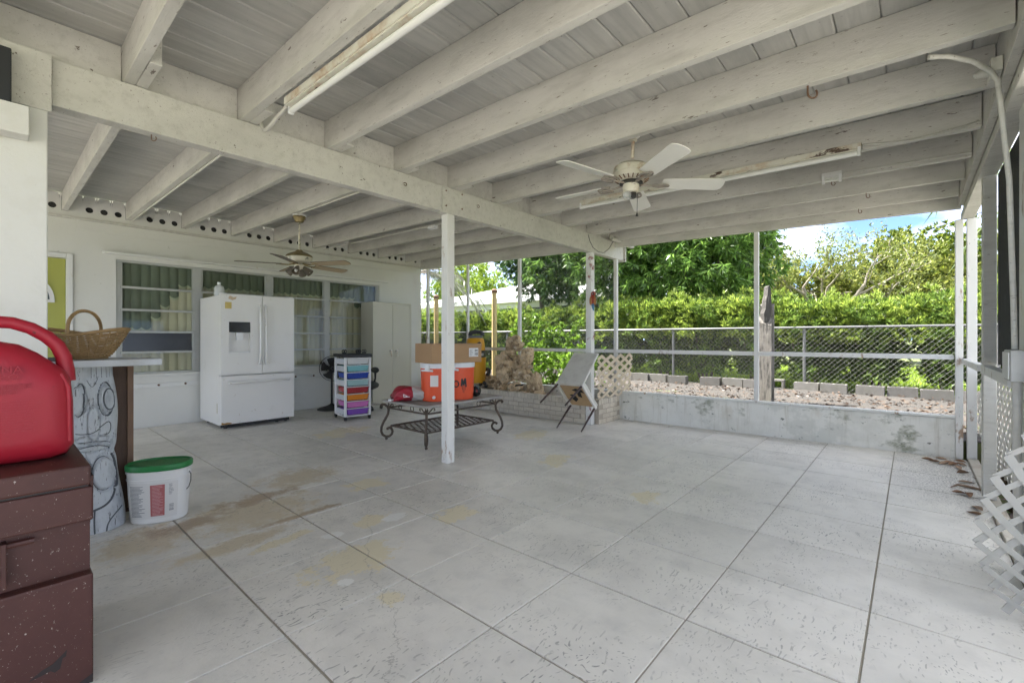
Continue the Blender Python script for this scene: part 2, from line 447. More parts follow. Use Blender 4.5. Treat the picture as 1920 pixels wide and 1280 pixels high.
# pale sheets added beside and behind the patio to bounce daylight under the roof
apm = material('bounce_sheet', (.44,.42,.375), .9, .15, 4, .3, 30, coord='world', dirt=[((.30,.26,.21), 2, .5, .75, .5)])
tag(obj('side_bounce_sheet', MB().box(-14, 6.30, -12, -1.25, -.065, -.052), apm), kind='structure')
tag(obj('rear_bounce_sheet', MB().box(-14, -1.86, -1.249, 12, -.065, -.052), material('rear_bounce_sheet', (.30,.285,.26), .9, .15, 4, .3, 30, coord='world')), kind='structure')

# patio floor: grout bed with separate scored slabs on it
FM = floor_material()
J0X, J0Y, TS = .762, .137, .573
floor_bed = obj('patio_floor', MB().box(-1.85, 6.20, -.40, 7.58, -.12, -.007), MT['grout'])
tag(floor_bed, kind='structure')
xs = [J0X + TS*k for k in range(-5, 11)]; ys = [J0Y + TS*k for k in range(-2, 14)]
xs = [x for x in xs if -1.85 < x < 6.15]; ys = [y for y in ys if -.40 < y < 7.55]
xs = [-1.85] + xs + [6.20]; ys = [-.40] + ys + [7.58]
for i in range(len(xs)-1):
    for j in range(len(ys)-1):
        hx, hy = (xs[i+1]-xs[i])/2 - .0058, (ys[j+1]-ys[j])/2 - .0040
        mb = MB(); c = .0015
        a, b_ = hx-c, hy-c
        dz = random.uniform(-.0012, 0)
        vs = [(-hx,-hy,-.02),(hx,-hy,-.02),(hx,hy,-.02),(-hx,hy,-.02),(-hx,-hy,-c),(hx,-hy,-c),(hx,hy,-c),(-hx,hy,-c),(-a,-b_,0),(a,-b_,0),(a,b_,0),(-a,b_,0)]
        mb.add(vs, [(0,1,5,4),(1,2,6,5),(2,3,7,6),(3,0,4,7),(4,5,9,8),(5,6,10,9),(6,7,11,10),(7,4,8,11),(8,9,10,11)])
        o = obj('floor_slab', mb, FM, floor_bed, fix=False)
        o.location = ((xs[i]+xs[i+1])/2, (ys[j]+ys[j+1])/2, dz)

# ---------------------------------------------------------------- patio roof
ZR = lambda y: 2.592 + .0235*(y-3.26)          # underside of the rafters
RD = .215                                       # rafter depth
BEAMY = 3.31
roof = thing('patio_roof', 'white painted timber patio roof of open rafters under wide ceiling boards', 'roof', (2.3, 3.6, 2.35))
def rafter(x, y0, y1, t=.052, mat=None):
    mb = MB()
    z0, z1 = ZR(y0), ZR(y1)
    mb.add([(x,y0,z0),(x+t,y0,z0),(x+t,y1,z1),(x,y1,z1),(x,y0,z0+RD),(x+t,y0,z0+RD),(x+t,y1,z1+RD),(x,y1,z1+RD)],
           [(0,3,2,1),(4,5,6,7),(0,1,5,4),(1,2,6,5),(2,3,7,6),(3,0,4,7)])
    return obj('rafter', mb, MT['paint'], roof, bevel=.003)
OUT = [-2.5,-1.9,-1.3,-.72,-.13,.47,1.053,1.645,2.254,2.854,3.471,4.108,4.719,5.33,5.94]
for x in OUT: rafter(x, -.33, 3.42)
for x in OUT: rafter(x+.0545, 3.02 + .1*math.sin(x*9), 7.56)
# ceiling boards run along the house, V-groove between them
NB = 46; BW = .178; y = -.42
btop = MT['paint_board']
for k in range(NB):
    y0, y1 = y + .0012, y + BW - .0012; y += BW
    z0, z1 = ZR(y0)+RD+.001, ZR(y1)+RD+.001; c = .007; x0, x1 = -2.7, 6.28 - .05*max(0, (y0)/7.6)*0
    za, zb = z0, z1; t = .022
    mb = MB()
    sec = [(y0,za+c),(y0+c,za),(y1-c,zb),(y1,zb+c),(y1,zb+t),(y0,za+t)]
    n = len(sec)
    vs = [(x0,p,q) for p, q in sec] + [(x1,p,q) for p, q in sec]
    mb.add(vs, [tuple(range(n)), tuple(range(2*n-1, n-1, -1))] + [(i,(i+1)%n,n+(i+1)%n,n+i) for i in range(n)])
    obj('ceiling_board', mb, btop, roof)
# roofing over the boards
mb = MB(); mb.add([(-2.75,-.5,ZR(-.5)+RD+.03),(6.36,-.5,ZR(-.5)+RD+.03),(6.36,7.8,ZR(7.8)+RD+.03),(-2.75,7.8,ZR(7.8)+RD+.03),
                   (-2.75,-.5,ZR(-.5)+RD+.09),(6.36,-.5,ZR(-.5)+RD+.09),(6.36,7.8,ZR(7.8)+RD+.09),(-2.75,7.8,ZR(7.8)+RD+.09)],
                  [(0,3,2,1),(4,5,6,7),(0,1,5,4),(1,2,6,5),(2,3,7,6),(3,0,4,7)])
obj('roofing', mb, material('roofing_felt', (.25,.25,.25), .9), roof)
# main beam in two lengths, with blocking between the rafters above it
obj('beam', MB().box(.19, 2.735, 3.268, 3.355, 2.352, 2.588), MT['paint'], roof, bevel=.004)
obj('beam', MB().box(2.738, 6.26, 3.264, 3.352, 2.345, 2.588), MT['paint'], roof, bevel=.004)
obj('beam_end_cap', MB().box(6.262, 6.30, 3.24, 3.385, 2.33, 2.60), MT['paint'], roof, bevel=.003)
for x, z in ((2.78,2.55),(2.78,2.41),(2.98,2.56),(2.98,2.42)):
    obj('bolt', MB().lathe([(.0,.0),(.008,.001),(.008,.006),(.003,.009)], 8, (x,3.2635,z), m=Matrix.Rotation(R(90),3,'X')), MT['rust'], roof)
for i in range(len(OUT)-1):
    obj('blocking', MB().box(OUT[i]+.1095, OUT[i+1]-.003, 3.325, 3.365, ZR(3.3)+.002, ZR(3.3)+RD-.004), MT['paint'], roof)
# end fascia, slightly out of square like the end wall
EX = lambda y: 6.235 - .054*(y+.33)
mb = MB(); mb.add([(EX(-.36)-.05,-.36,2.435),(EX(-.36),-.36,2.435),(EX(7.56),7.56,2.585),(EX(7.56)-.05,7.56,2.585),
                   (EX(-.36)-.05,-.36,ZR(-.36)+RD-.004),(EX(-.36),-.36,ZR(-.36)+RD-.004),(EX(7.56),7.56,ZR(7.56)+RD-.004),(EX(7.56)-.05,7.56,ZR(7.56)+RD-.004)],
                  [(0,3,2,1),(4,5,6,7),(0,1,5,4),(1,2,6,5),(2,3,7,6),(3,0,4,7)])
obj('fascia', mb, MT['paint'], roof, bevel=.003)
# edge beam over the open side: upper plate, board, lower member
obj('edge_plate', MB().box(-2.7, 6.17, -.375, -.335, 2.455, ZR(-.36)+RD-.004), MT['paint'], roof, bevel=.003)
obj('edge_plate', MB().box(-2.7, 6.30, -.400, -.378, 2.40, 2.68), MT['paint'], roof, bevel=.003)
obj('edge_rail', MB().box(-2.7, 6.27, -.455, -.36, 2.335, 2.396), MT['paint'], roof, bevel=.004)

# ---------------------------------------------------------------- house
house = thing('house', 'off-white painted masonry house wall with a long awning window and round vent holes', 'house', (2.5, 7.62, 0))
WX0, WX1, WZ0, WZ1 = 1.02, 4.83, .70, 2.185
DX0, DX1, DZ = -.30, .565, 2.13
HX1 = 5.80
mb = MB()
Y0, Y1 = 7.60, 7.80
mb.box(-2.2, DX0-.06, Y0, Y1, -.1, 2.64); mb.box(DX0-.06, DX1+.06, Y0, Y1, DZ+.06, 2.64)
mb.box(DX1+.06, WX0, Y0, Y1, -.1, 2.64); mb.box(WX0, WX1, Y0, Y1, -.1, WZ0); mb.box(WX0, WX1, Y0, Y1, WZ1, 2.64); mb.box(WX1, HX1, Y0, Y1, -.1, 2.64)
obj('wall', mb, MT['wall'], house)
obj('end_wall', MB().box(HX1-.2, HX1-.002, Y1+.002, 14.0, -.1, 2.9), MT['wall'], house)
# vent board between the rafters with bored holes
HR = [x+.0545 for x in OUT]
mb = MB()
vent_x = []
for i in range(4, len(HR)-1):
    a, b_ = HR[i]+.054, HR[i+1]-.002
    mid = (a+b_)/2 + .06
    hs = [mid-.135, mid, mid+.135]
    if b_ > HX1: b_ = HX1
    hs = [h for h in hs if h+.05 < b_]
    vent_x.append((a, b_, hs))
ZV = 2.742; RV = .036
for a, b_, hs in vent_x:
    z0, z1 = 2.642, ZR(7.55)+RD-.003
    cur = a
    for h in hs:
        cell0, cell1 = h-.06, h+.06
        if cell0 > cur: mb.add([(cur,7.56,z0),(cell0,7.56,z0),(cell0,7.56,z1),(cur,7.56,z1)], [(0,1,2,3)])
        n = 20; ring, outer = [], []
        for k in range(n):
            g = 2*math.pi*k/n; ca, sa = math.cos(g), math.sin(g)
            ring.append((h+RV*ca, 7.56, ZV+RV*sa))
            s_ = min((.06/abs(ca)) if abs(ca) > 1e-6 else 9, ((z1-ZV) if sa > 0 else (ZV-z0))/abs(sa) if abs(sa) > 1e-6 else 9)
            outer.append((h+s_*ca, 7.56, ZV+s_*sa))
        back = [(p[0], 7.592, p[2]) for p in ring]
        corners = [(cell1,7.56,z1),(cell0,7.56,z1),(cell0,7.56,z0),(cell1,7.56,z0)]
        mb.add(ring+outer+back, [(k,(k+1)%n,n+(k+1)%n,n+k) for k in range(n)] + [(k,2*n+k,2*n+(k+1)%n,(k+1)%n) for k in range(n)])
        # corner triangles of the cell
        for cpt in corners:
            dd = sorted(range(n), key=lambda q: (outer[q][0]-cpt[0])**2 + (outer[q][2]-cpt[2])**2)[:2]
            mb.add([cpt, outer[dd[0]], outer[dd[1]]], [(0,1,2)])
        cur = cell1
    if cur < b_: mb.add([(cur,7.56,z0),(b_,7.56,z0),(b_,7.56,z1),(cur,7.56,z1)], [(0,1,2,3)])
obj('vent_board', mb, MT['wall'], house, fix=False)
for x_ in HR[4:-1]: obj('vent_filler', MB().box(x_-.004, x_+.056, 7.5605, 7.592, 2.6425, ZR(7.56)-.001), MT['wall'], house)
obj('vent_backing', MB().box(-.5, HX1-.01, 7.594, 7.598, 2.645, 2.88), material('vent_dark', (.012,.012,.012), .9), house)
for a, b_, hs in vent_x:
    for h in hs:
        obj('vent_mesh', MB().lathe([(.001,0),(RV+.002,0),(RV+.002,.002),(.001,.002)], 16, (h,7.588,ZV), m=Matrix.Rotation(R(90),3,'X')), material('vent_screen', (.03,.03,.028), .8) if 'vent_screen' not in bpy.data.materials else bpy.data.materials['vent_screen'], house)
obj('ledge', MB().box(-.5, HX1, 7.545, 7.598, 2.612, 2.640), MT['paint'], house, bevel=.004)
obj('wall_band', MB().box(DX1+.1, HX1, 7.588, 7.598, 2.50, 2.610), MT['wall'], house)
# awning track above the window
obj('awning_track', MB().box(.89, 4.99, 7.53, 7.598, 2.238, 2.268), MT['trim'], house, bevel=.004)
# door
grn = material('olive_green_door', (.36,.37,.075), .45, .06, 3)
door = obj('door', MB().box(DX0, DX1, 7.655, 7.695, .01, DZ), grn, house, bevel=.003)
mb = MB(); mb.box(DX1+.002, DX1+.058, 7.575, 7.70, -.0, DZ+.058); mb.box(DX0-.058, DX0-.002, 7.575, 7.70, 0, DZ+.058); mb.box(DX0-.001, DX1+.001, 7.575, 7.70, DZ+.003, DZ+.058)
obj('door_frame', mb, MT['trim'], house, bevel=.004)
mb = MB()
arc = lambda r: [(r*math.cos(g), r*math.sin(g)) for g in [math.pi*k/20 for k in range(21)]]
A, B_ = arc(.335), arc(.295)
for k in range(20):
    mb.prism([A[k], A[k+1], B_[k+1], B_[k]], (.135, 7.64, 1.63), (1,0,0), (0,0,1), (0,.014,0))
mb.box(-.2, .47, 7.64, 7.654, 1.60, 1.632)
fl_ = obj('fan_light', mb, MT['trim'], door)
obj('pane', MB().prism(arc(.296), (.135, 7.6475, 1.633), (1,0,0), (0,0,1), (0,.006,0)), material('dark_glass', (.03,.035,.03), .08), door)

# window: outer frame, four bays of five awning sashes
alu = material('dull_aluminium', (.44,.445,.42), .45, .08, 8, metal=.15, dirt=[((.25,.22,.17), 8, .6, .75, .5)])
gls = glass_material('window_glass')
wb = [1.02, 1.905, 2.865, 3.80, 4.83]
wz = [WZ0+.03, 1.005, 1.275, 1.56, 1.85, WZ1-.03]
mb = MB(); mb.box(WX0, WX1, 7.625, 7.74, WZ0, WZ0+.03); mb.box(WX0, WX1, 7.625, 7.74, WZ1-.03, WZ1)
mb.box(WX0, WX0+.045, 7.625, 7.74, WZ0+.031, WZ1-.031); mb.box(WX1-.045, WX1, 7.625, 7.74, WZ0+.031, WZ1-.031)
for x in wb[1:-1]: mb.box(x-.045, x+.045, 7.615, 7.74, WZ0+.031, WZ1-.031)
win = obj('window', mb, alu, house, bevel=.003)
tag(win, 'aluminium window of four bays with five sashes each')
darkp = material('black_backing', (.018,.018,.019), .25, .3, 8)
for bi in range(4):
    xa = wb[bi] + .046; xb = wb[bi+1] - .046
    for zi in range(5):
        za, zb = wz[zi], wz[zi+1]
        mb = MB(); mb.box(xa, xb, 7.60, 7.63, zb-.028, zb+.0); 
        if zi < 4: obj('sash_rail', mb, alu, win, bevel=.003)
        for q0 in (xa, xb-.02): obj('sash_stile', MB().box(q0, q0+.02, 7.632, 7.655, za+.002, zb-.002), alu, win)
        tl = .012*(1 if zi < 4 else .5)
        mb = MB(); mb.add([(xa+.018,7.642-tl,za),(xb-.018,7.642-tl,za),(xb-.018,7.642,zb),(xa+.018,7.642,zb)], [(0,1,2,3)])
        p = obj('pane', mb, darkp if (bi == 0 and zi == 1) else gls, win)
        if bi == 0 and zi == 1: tag(p, 'pane blacked out with dark sheeting')
obj('window_sill', MB().box(WX0-.02, WX1+.02, 7.565, 7.624, WZ0-.028, WZ0+.004), MT['wall'], house, bevel=.004)
obj('shutter_rail', MB().box(WX0-.0, WX1+.05, 7.574, 7.598, .525, .578), MT['trim'], house, bevel=.003)
for k in range(13): obj('stud', MB().lathe([(.014,0),(.012,.02),(.004,.028)], 8, (1.15+.3*k, 7.5735, .552), m=Matrix.Rotation(R(90),3,'X')), MT['rust'], house)
# room behind the glass
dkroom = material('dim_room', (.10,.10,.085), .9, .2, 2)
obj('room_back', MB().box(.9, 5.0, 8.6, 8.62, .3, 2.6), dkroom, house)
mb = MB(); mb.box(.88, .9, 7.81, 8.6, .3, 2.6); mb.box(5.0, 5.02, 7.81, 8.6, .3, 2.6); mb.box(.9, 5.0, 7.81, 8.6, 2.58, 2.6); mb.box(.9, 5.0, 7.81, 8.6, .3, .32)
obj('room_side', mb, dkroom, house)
slm = material('beige_blind_slat', (.62,.535,.41), .7, .08, 4, objvar=.14)
vlm = material('sage_valance_slat', (.185,.195,.155), .7, .12, 4, objvar=.1)
scm = material('valance_hem', (.55,.53,.40), .7, .1)
nsl = 38
for k in range(nsl):
    xa = .98 + k*(4.87-.98)/nsl; xw = (4.87-.98)/nsl; xc = xa+xw/2
    if xc < 1.35: zb = 1.31
    elif xc < 1.45: zb = 1.46
    elif xc < 1.55: zb = 1.62
    elif xc < 1.65: zb = 1.75
    elif xc < 4.35: zb = 1.915
    elif xc < 4.55: zb = 1.75
    elif xc < 4.65: zb = 1.58
    else: zb = 1.42
    mb = MB(); mb.sheet(lambda u, v: (xa+xw*(u*1.04-.02), 7.715 - .022*math.sin(math.pi*u), .62 + v*(zb+.08-.62)), 6, 1)
    obj('blind_slat', mb, slm, win, smooth=True, fix=False)
    mb = MB(); mb.sheet(lambda u, v: (xa+xw*(u*1.04-.02), 7.69 - .020*math.sin(math.pi*u), (zb - .035*math.sin(math.pi*u)) + v*(2.2-zb+.035*math.sin(math.pi*u))), 6, 1)
    vl = obj('valance_slat', mb, vlm, win, smooth=True, fix=False)
    mb = MB(); mb.sheet(lambda u, v: (xa+xw*(u*1.04-.02), 7.687 - .020*math.sin(math.pi*u), (zb - .035*math.sin(math.pi*u)) + v*.028 - .012), 6, 1)
    obj('valance_hem', mb, scm, win, smooth=True, fix=False)

# wall stub with its pass-through at the left of the beam
stub = thing('wall_pier', 'white plastered wall pier carrying the end of the ceiling beam', 'wall', (-.2, 3.33, 0))
obj('pier', MB().box(-.75, .175, 3.235, 3.40, -.05, ZR(3.3)), MT['wall'], stub, bevel=.006)
obj('cap', MB().box(-.75, .188, 3.222, 3.2345, 2.30, 2.585), MT['paint'], stub, bevel=.003)
obj('ledge', MB().box(-.75, .108, 3.12, 3.2215, 2.125, 2.262), MT['wall'], stub, bevel=.004)
spk = tag(obj('wall_box', MB().box(-.22, .052, 3.13, 3.2215, 2.264, 2.515), material('charcoal_panel', (.022,.024,.027), .6, .1), bevel=.006), 'dark charcoal box standing on the ledge of the white wall pier', 'box')

# ---------------------------------------------------------------- low end wall and screen frame
mwall = material('mildewed_masonry', (.78,.765,.70), .8, .08, 3, .2, 40, coord='world', dirt=[((.60,.59,.52), 2.5, .45, .65, .7), ((.40,.30,.15), 2.6, .60, .82, .55, (1,1,.5)), ((.24,.25,.17), 3.0, .57, .66, .8, (1,1,1.6)), ((.07,.08,.045), 9, .635, .68, .8, (1,1,1.5)), ((.42,.38,.28), 5, .54, .72, .5, (3,3,.25)), ((.56,.56,.50), 1.7, .55, .60, .5)])
lw = thing('low_wall', 'knee-high white masonry wall with mildew stains and a metal sill under the screens', 'wall', (6.18, 1.4, 0))
mb = MB(); mb.add([(EX(-.37),-.37,-.06),(EX(-.37)+.10,-.37,-.06),(EX(7.59)+.10,7.59,-.06),(EX(7.59),7.59,-.06),(EX(-.37),-.37,.385),(EX(-.37)+.10,-.37,.385),(EX(7.59)+.10,7.59,.385),(EX(7.59),7.59,.385)],
                  [(0,3,2,1),(4,5,6,7),(0,1,5,4),(1,2,6,5),(2,3,7,6),(3,0,4,7)])
obj('masonry', mb, mwall, lw, bevel=.008)
mb = MB(); mb.beam((EX(-.36)+.045,-.36,.3985),(EX(7.55)+.045,7.55,.3985),.118,.022)
obj('sill', mb, MT['rustywhite'], lw, bevel=.003)
sf = thing('screen_frame', 'white aluminium screen enclosure frame on the low end wall', 'screen frame', (6.2, 1.5, .41))
EY = [5.09, 3.30, 1.436, 7.45]
for k, y in enumerate(EY):
    x = EX(y)+.05
    obj('post', MB().box(x-.027, x+.027, y-.025, y+.025, .41, 2.45+.0195*y-.005*(y>3.2)*(y<3.4)), MT['rustywhite'], sf, bevel=.004)
for a, b_ in ((-.31,1.410),(1.462,3.274),(3.326,5.064),(5.116,7.42)):
    mb = MB(); mb.beam((EX(a)+.05,a,.988),(EX(b_)+.05,b_,.988),.05,.05)
    obj('rail', mb, MT['rustywhite'], sf, bevel=.004)
scr = sheet_material('insect_screen', (.14,.15,.14), .26, .8)
def pane(y0, y1, z0, z1):
    x0, x1 = EX(y0)+.052, EX(y1)+.052
    o = obj('insect_screen', MB().add([(x0,y0,z0),(x1,y1,z0),(x1,y1,z1+.02),(x0,y0,z1)], [(0,1,2,3)]), scr, sf)
    return o
pane(3.33, 5.062, 1.014, 2.50)
pane(6.35, 7.42, 1.014, 2.56)
obj('post', MB().box(EX(6.32)+.03, EX(6.32)+.07, 6.30, 6.34, .41, 2.56), MT['rustywhite'], sf, bevel=.003)
# corner post pair
cp = thing('corner_post', 'rust streaked white double corner post where the low wall ends', 'post', (6.26, -.40, 0))
obj('upright', MB().box(6.215, 6.305, -.375, -.32, .0, 2.333), MT['rustywhite'], cp, bevel=.004)
obj('upright', MB().box(6.215, 6.305, -.47, -.40, .0, 2.333), MT['rustywhite'], cp, bevel=.004)

# ---------------------------------------------------------------- posts under the beam
pst = thing('support_post', 'square white timber post with dents standing in front of the iron table', 'post', (2.845, 3.312, 0))
obj('shaft', MB().box(2.80, 2.89, 3.268, 3.356, .0, 2.3445), MT['rustywhite'], pst, bevel=.005)
pst2 = thing('support_post', 'square white timber post with red chipped paint rising from the brick planter corner', 'post', (5.38, 3.31, 0))
obj('shaft', MB().box(5.34, 5.43, 3.268, 3.352, .0, 2.3445), material('chipped_paint', (.72,.71,.67), .5, .05, 5, dirt=[((.25,.06,.04), 4.5, .66, .70, .9), ((.1,.06,.05), 40, .70, .74, .8)]), pst2, bevel=.005)

# ---------------------------------------------------------------- open side on the right
rs_ = thing('side_frame', 'white timber side frame with a mid rail beside the lattice panels', 'frame', (4.8, -.40, 0))
obj('post', MB().box(4.68, 4.78, -.452, -.382, .025, 2.334), MT['paint'], rs_, bevel=.005)
obj('rail', MB().beam((6.20,-.385,.955),(4.783,-.385,.955),.05,.05), MT['rustywhite'], rs_, bevel=.004)
obj('rail', MB().beam((4.678,-.40,.952),(3.46,-.40,.952),.06,.06), MT['rustywhite'], rs_, bevel=.004)
obj('post', MB().box(3.12, 3.45, -.50, -.41, .025, 2.334), MT['rustywhite'], rs_, bevel=.006)
obj('post', MB().box(.95, 1.05, -.48, -.39, .025, 2.334), MT['rustywhite'], rs_, bevel=.006)
obj('sill_board', MB().box(1.0, 6.18, -.475, -.402, -.06, .022), material('weathered_sill', (.55,.51,.43), .8, .15, 6, .3, 40, dirt=[((.28,.19,.11), 6, .5, .7, .7)]), rs_, bevel=.004)
shade = tag(obj('shade_screen', MB().box(3.455, 4.678, -.462, -.456, .99, 2.33), material('black_shade_cloth', (.022,.022,.022), .85, .3, 60, .2, 200, dirt=[((.35,.35,.34), 40, .70, .74, .7, (1,1,.12))], stretch=(6,6,1))), 'black shade cloth stretched between two white posts of the open side', 'shade screen')
# ================================================================ CEILING FIXTURES
def blade_mesh(r0, r1, w0, w1, pitch, t=.007, sq=.04):
    """paddle along +X, rounded tip, pitched about its axis"""
    out = [(r0,-w0/2),(r0+.02,-w0/2-.004)]
    out += [(r1-sq,-w1/2),(r1-sq*.45,-w1/2+.004),(r1-sq*.1,-w1/2+sq*.55),(r1,-w1/4),(r1+.004,0),(r1,w1/4),(r1-sq*.1,w1/2-sq*.55),(r1-sq*.45,w1/2-.004),(r1-sq,w1/2)]
    out += [(r0+.02,w0/2+.004),(r0,w0/2)]
    m = Matrix.Rotation(pitch, 3, 'X')
    mb = MB(); mb.prism(out, (0,0,-t/2), (1,0,0), m @ Vector((0,1,0)), m @ Vector((0,0,t)))
    return mb

# --- white fan
hx, hy = 3.17, 1.57
ztop = ZR(hy)+RD
f1 = thing('ceiling_fan', 'white five blade ceiling fan with rusty motor hanging over the open floor', 'ceiling fan', (hx, hy, ztop), rot=(R(1.5), R(2.5), 0))
HB = -(ztop-2.335)
bl_w = material('white_fan_blade', (.78,.77,.71), .45, .05, 5, dirt=[((.45,.38,.28), 8, .62, .8, .3)])
obj('canopy', MB().lathe([(.01,0),(.075,0),(.076,-.02),(.066,-.05),(.048,-.085),(.030,-.098),(.012,-.10)], 24), MT['rustywhite'], f1, False, smooth=40)
obj('down_rod', MB().tube([(0,0,-.09),(0,0,-.245)], .0125, 12), MT['rusty'], f1, False, smooth=40)
obj('coupling', MB().lathe([(.012,-.10),(.03,-.10),(.03,-.115),(.015,-.12)], 12), MT['rusty'], f1, False)
mot = obj('motor', MB().lathe([(.01,HB+.155),(.05,HB+.15),(.105,HB+.132),(.132,HB+.110),(.138,HB+.085),(.138,HB+.062),(.134,HB+.060),(.134,HB+.052),(.128,HB+.030),(.085,HB+.008),(.01,HB+.006)], 36), MT['rusty'], f1, False, smooth=35)
for k in range(22):
    g = 2*math.pi*k/22; rr = .112
    obj('vent_slot', MB().cbox((rr*math.cos(g), rr*math.sin(g), HB+.0205), (.036,.007,.006), mat=Matrix.Rotation(g,3,'Z') @ Matrix.Rotation(R(-27),3,'Y')), MT['rust'], mot, False)
obj('flywheel', MB().lathe([(.01,HB+.005),(.085,HB+.004),(.085,HB-.012),(.01,HB-.013)], 24), MT['blackmetal'], f1, False, smooth=35)
sw = obj('switch_housing', MB().lathe([(.01,HB-.014),(.06,HB-.014),(.062,HB-.03),(.055,HB-.062),(.05,HB-.07),(.01,HB-.07)], 24), MT['rusty'], f1, False, smooth=35)
obj('socket', MB().lathe([(.028,HB-.072),(.03,HB-.10),(.02,HB-.112),(.004,HB-.113)], 14, (.012,-.01,0)), MT['blackmetal'], sw, False, smooth=35)
obj('glass_cup', MB().lathe([(.030,HB-.072),(.036,HB-.09),(.030,HB-.115),(.01,HB-.122)], 14, (-.012,.02,0)), sheet_material('cloudy_glass', (.7,.72,.7), .35, .2), sw, False, smooth=35)
for k in range(5):
    a = R(-54+72*k)
    rt = Matrix.Rotation(a, 4, 'Z')
    b_ = obj('blade', blade_mesh(.225, .665, .115, .145, R(-13)), bl_w, f1, False, bevel=.002)
    b_.matrix_local = rt @ Matrix.Translation((0,0,HB))
    # scrolled blade iron
    mb = MB(); mb.tube([(.07,0,-.002),(.13,0,-.012),(.19,0,-.012),(.235,0,-.008)], [.010,.008,.008,.007], 8)
    for s_ in (-1,1):
        pts = [(.175+.055*(1-math.cos(t))/1.0*.9, s_*(.030*math.sin(t)+.012), -.012+s_*.004) for t in [math.pi*2*q/14 for q in range(15)]]
        mb.tube(pts, .0055, 6)
        pts = [(.21+.05*math.cos(t), s_*.030+.018*math.sin(t), -.010+s_*.006) for t in [math.pi*2*q/12 for q in range(13)]]
        mb.tube(pts, .005, 6)
    br = obj('blade_bracket', mb, material('tarnished_bracket', (.30,.27,.23), .5, .3, 20, dirt=[((.3,.15,.05), 20, .55, .7, .6)]) if 'tarnished_bracket' not in bpy.data.materials else bpy.data.materials['tarnished_bracket'], f1, False, smooth=40)
    br.matrix_local = rt @ Matrix.Translation((0,0,HB-.006))
mb = MB(); mb.tube([(.05,-.03,HB-.06),(.052,-.032,HB-.215)], .0018, 5); mb.lathe([(.002,HB-.212),(.004,HB-.216),(.010,HB-.24),(.001,HB-.243)], 10, (.052,-.032,0))
obj('pull_chain', mb, MT['blackmetal'], f1, False)

# --- brown fan with lamps
hx, hy = 2.40, 5.49
ztop = ZR(hy)-.001
f2 = thing('ceiling_fan', 'brass and brown five blade ceiling fan with four lamp shades near the window wall', 'ceiling fan', (hx, hy, ztop))
brass = material('tarnished_brass', (.32,.25,.12), .42, .25, 14, metal=.6, dirt=[((.12,.10,.05), 10, .45, .7, .7)])
cream = material('cream_enamel', (.62,.57,.46), .4, .08, 6, dirt=[((.10,.12,.08), 7, .56, .64, .9)])
HB = -(ztop-2.055)
obj('canopy', MB().lathe([(.01,-.016),(.07,-.016),(.072,-.03),(.055,-.055),(.045,-.085),(.015,-.09)], 24), brass, f2, False, smooth=40)
obj('mount_plate', MB().lathe([(.01,0),(.078,0),(.08,-.012),(.07,-.0165),(.01,-.0165)], 24), MT['whiteplastic'], f2, False, smooth=40)
obj('down_rod', MB().tube([(0,0,-.085),(0,0,HB+.155)], .012, 12), cream, f2, False, smooth=40)
mo = obj('motor', MB().lathe([(.012,HB+.175),(.03,HB+.172),(.05,HB+.15),(.10,HB+.132),(.143,HB+.105),(.15,HB+.085),(.01,HB+.085)], 36), brass, f2, False, smooth=35)
obj('motor_band', MB().lathe([(.01,HB+.084),(.147,HB+.084),(.148,HB+.06),(.135,HB+.035),(.10,HB+.02),(.01,HB+.018)], 36), cream, f2, False, smooth=35)
obj('light_kit', MB().lathe([(.01,HB-.004),(.055,HB-.005),(.06,HB-.02),(.05,HB-.05),(.02,HB-.06),(.005,HB-.061)], 20), cream, f2, False, smooth=35)
bbm = material('brown_fan_blade', (.10,.075,.05), .5, .25, 5, stretch=(1,8,1))
bbt = material('tan_blade_face', (.50,.39,.25), .5, .12, 5, stretch=(1,8,1))
for k in range(5):
    a = R(-62+72*k); rt = Matrix.Rotation(a, 4, 'Z')
    b_ = obj('blade', blade_mesh(.19, .665, .11, .135, R(-11), .006), bbm, f2, False, bevel=.0015); b_.matrix_local = rt @ Matrix.Translation((0,0,HB))
    if k in (0,1,2):
        t_ = obj('blade_face', blade_mesh(.192, .662, .106, .130, R(-11), .0012), bbt, b_, False); t_.matrix_local = Matrix.Translation((0,-.0007,-.0039))
    mb = MB(); mb.tube([(.05,0,.006),(.12,0,-.008),(.2,0,-.006)], .008, 8); mb.cbox((.215,0,-.006),(.07,.05,.004))
    br = obj('blade_bracket', mb, brass, f2, False); br.matrix_local = rt @ Matrix.Translation((0,0,HB))
shd = material('smoked_shade', (.13,.11,.085), .3, .2, 10)
for k in range(4):
    a = R(-132+90*k+45-45); rt = Matrix.Rotation(a, 4, 'Z') @ Matrix.Rotation(R(52), 4, 'Y')
    o_ = obj('lamp_shade', MB().lathe([(.012,0),(.022,-.01),(.03,-.04),(.042,-.085),(.047,-.112),(.043,-.112),(.026,-.04),(.012,-.012)], 20), shd, f2, False, smooth=45)
    o_.matrix_local = Matrix.Translation((.045*math.cos(a), .045*math.sin(a), HB-.03)) @ Matrix.Rotation(a, 4, 'Z') @ Matrix.Rotation(R(-48), 4, 'Y')
    bu = obj('bulb', MB().lathe([(.01,-.02),(.013,-.05),(.020,-.075),(.017,-.093),(.004,-.101)], 12), MT['whiteplastic'], o_, False, smooth=40)

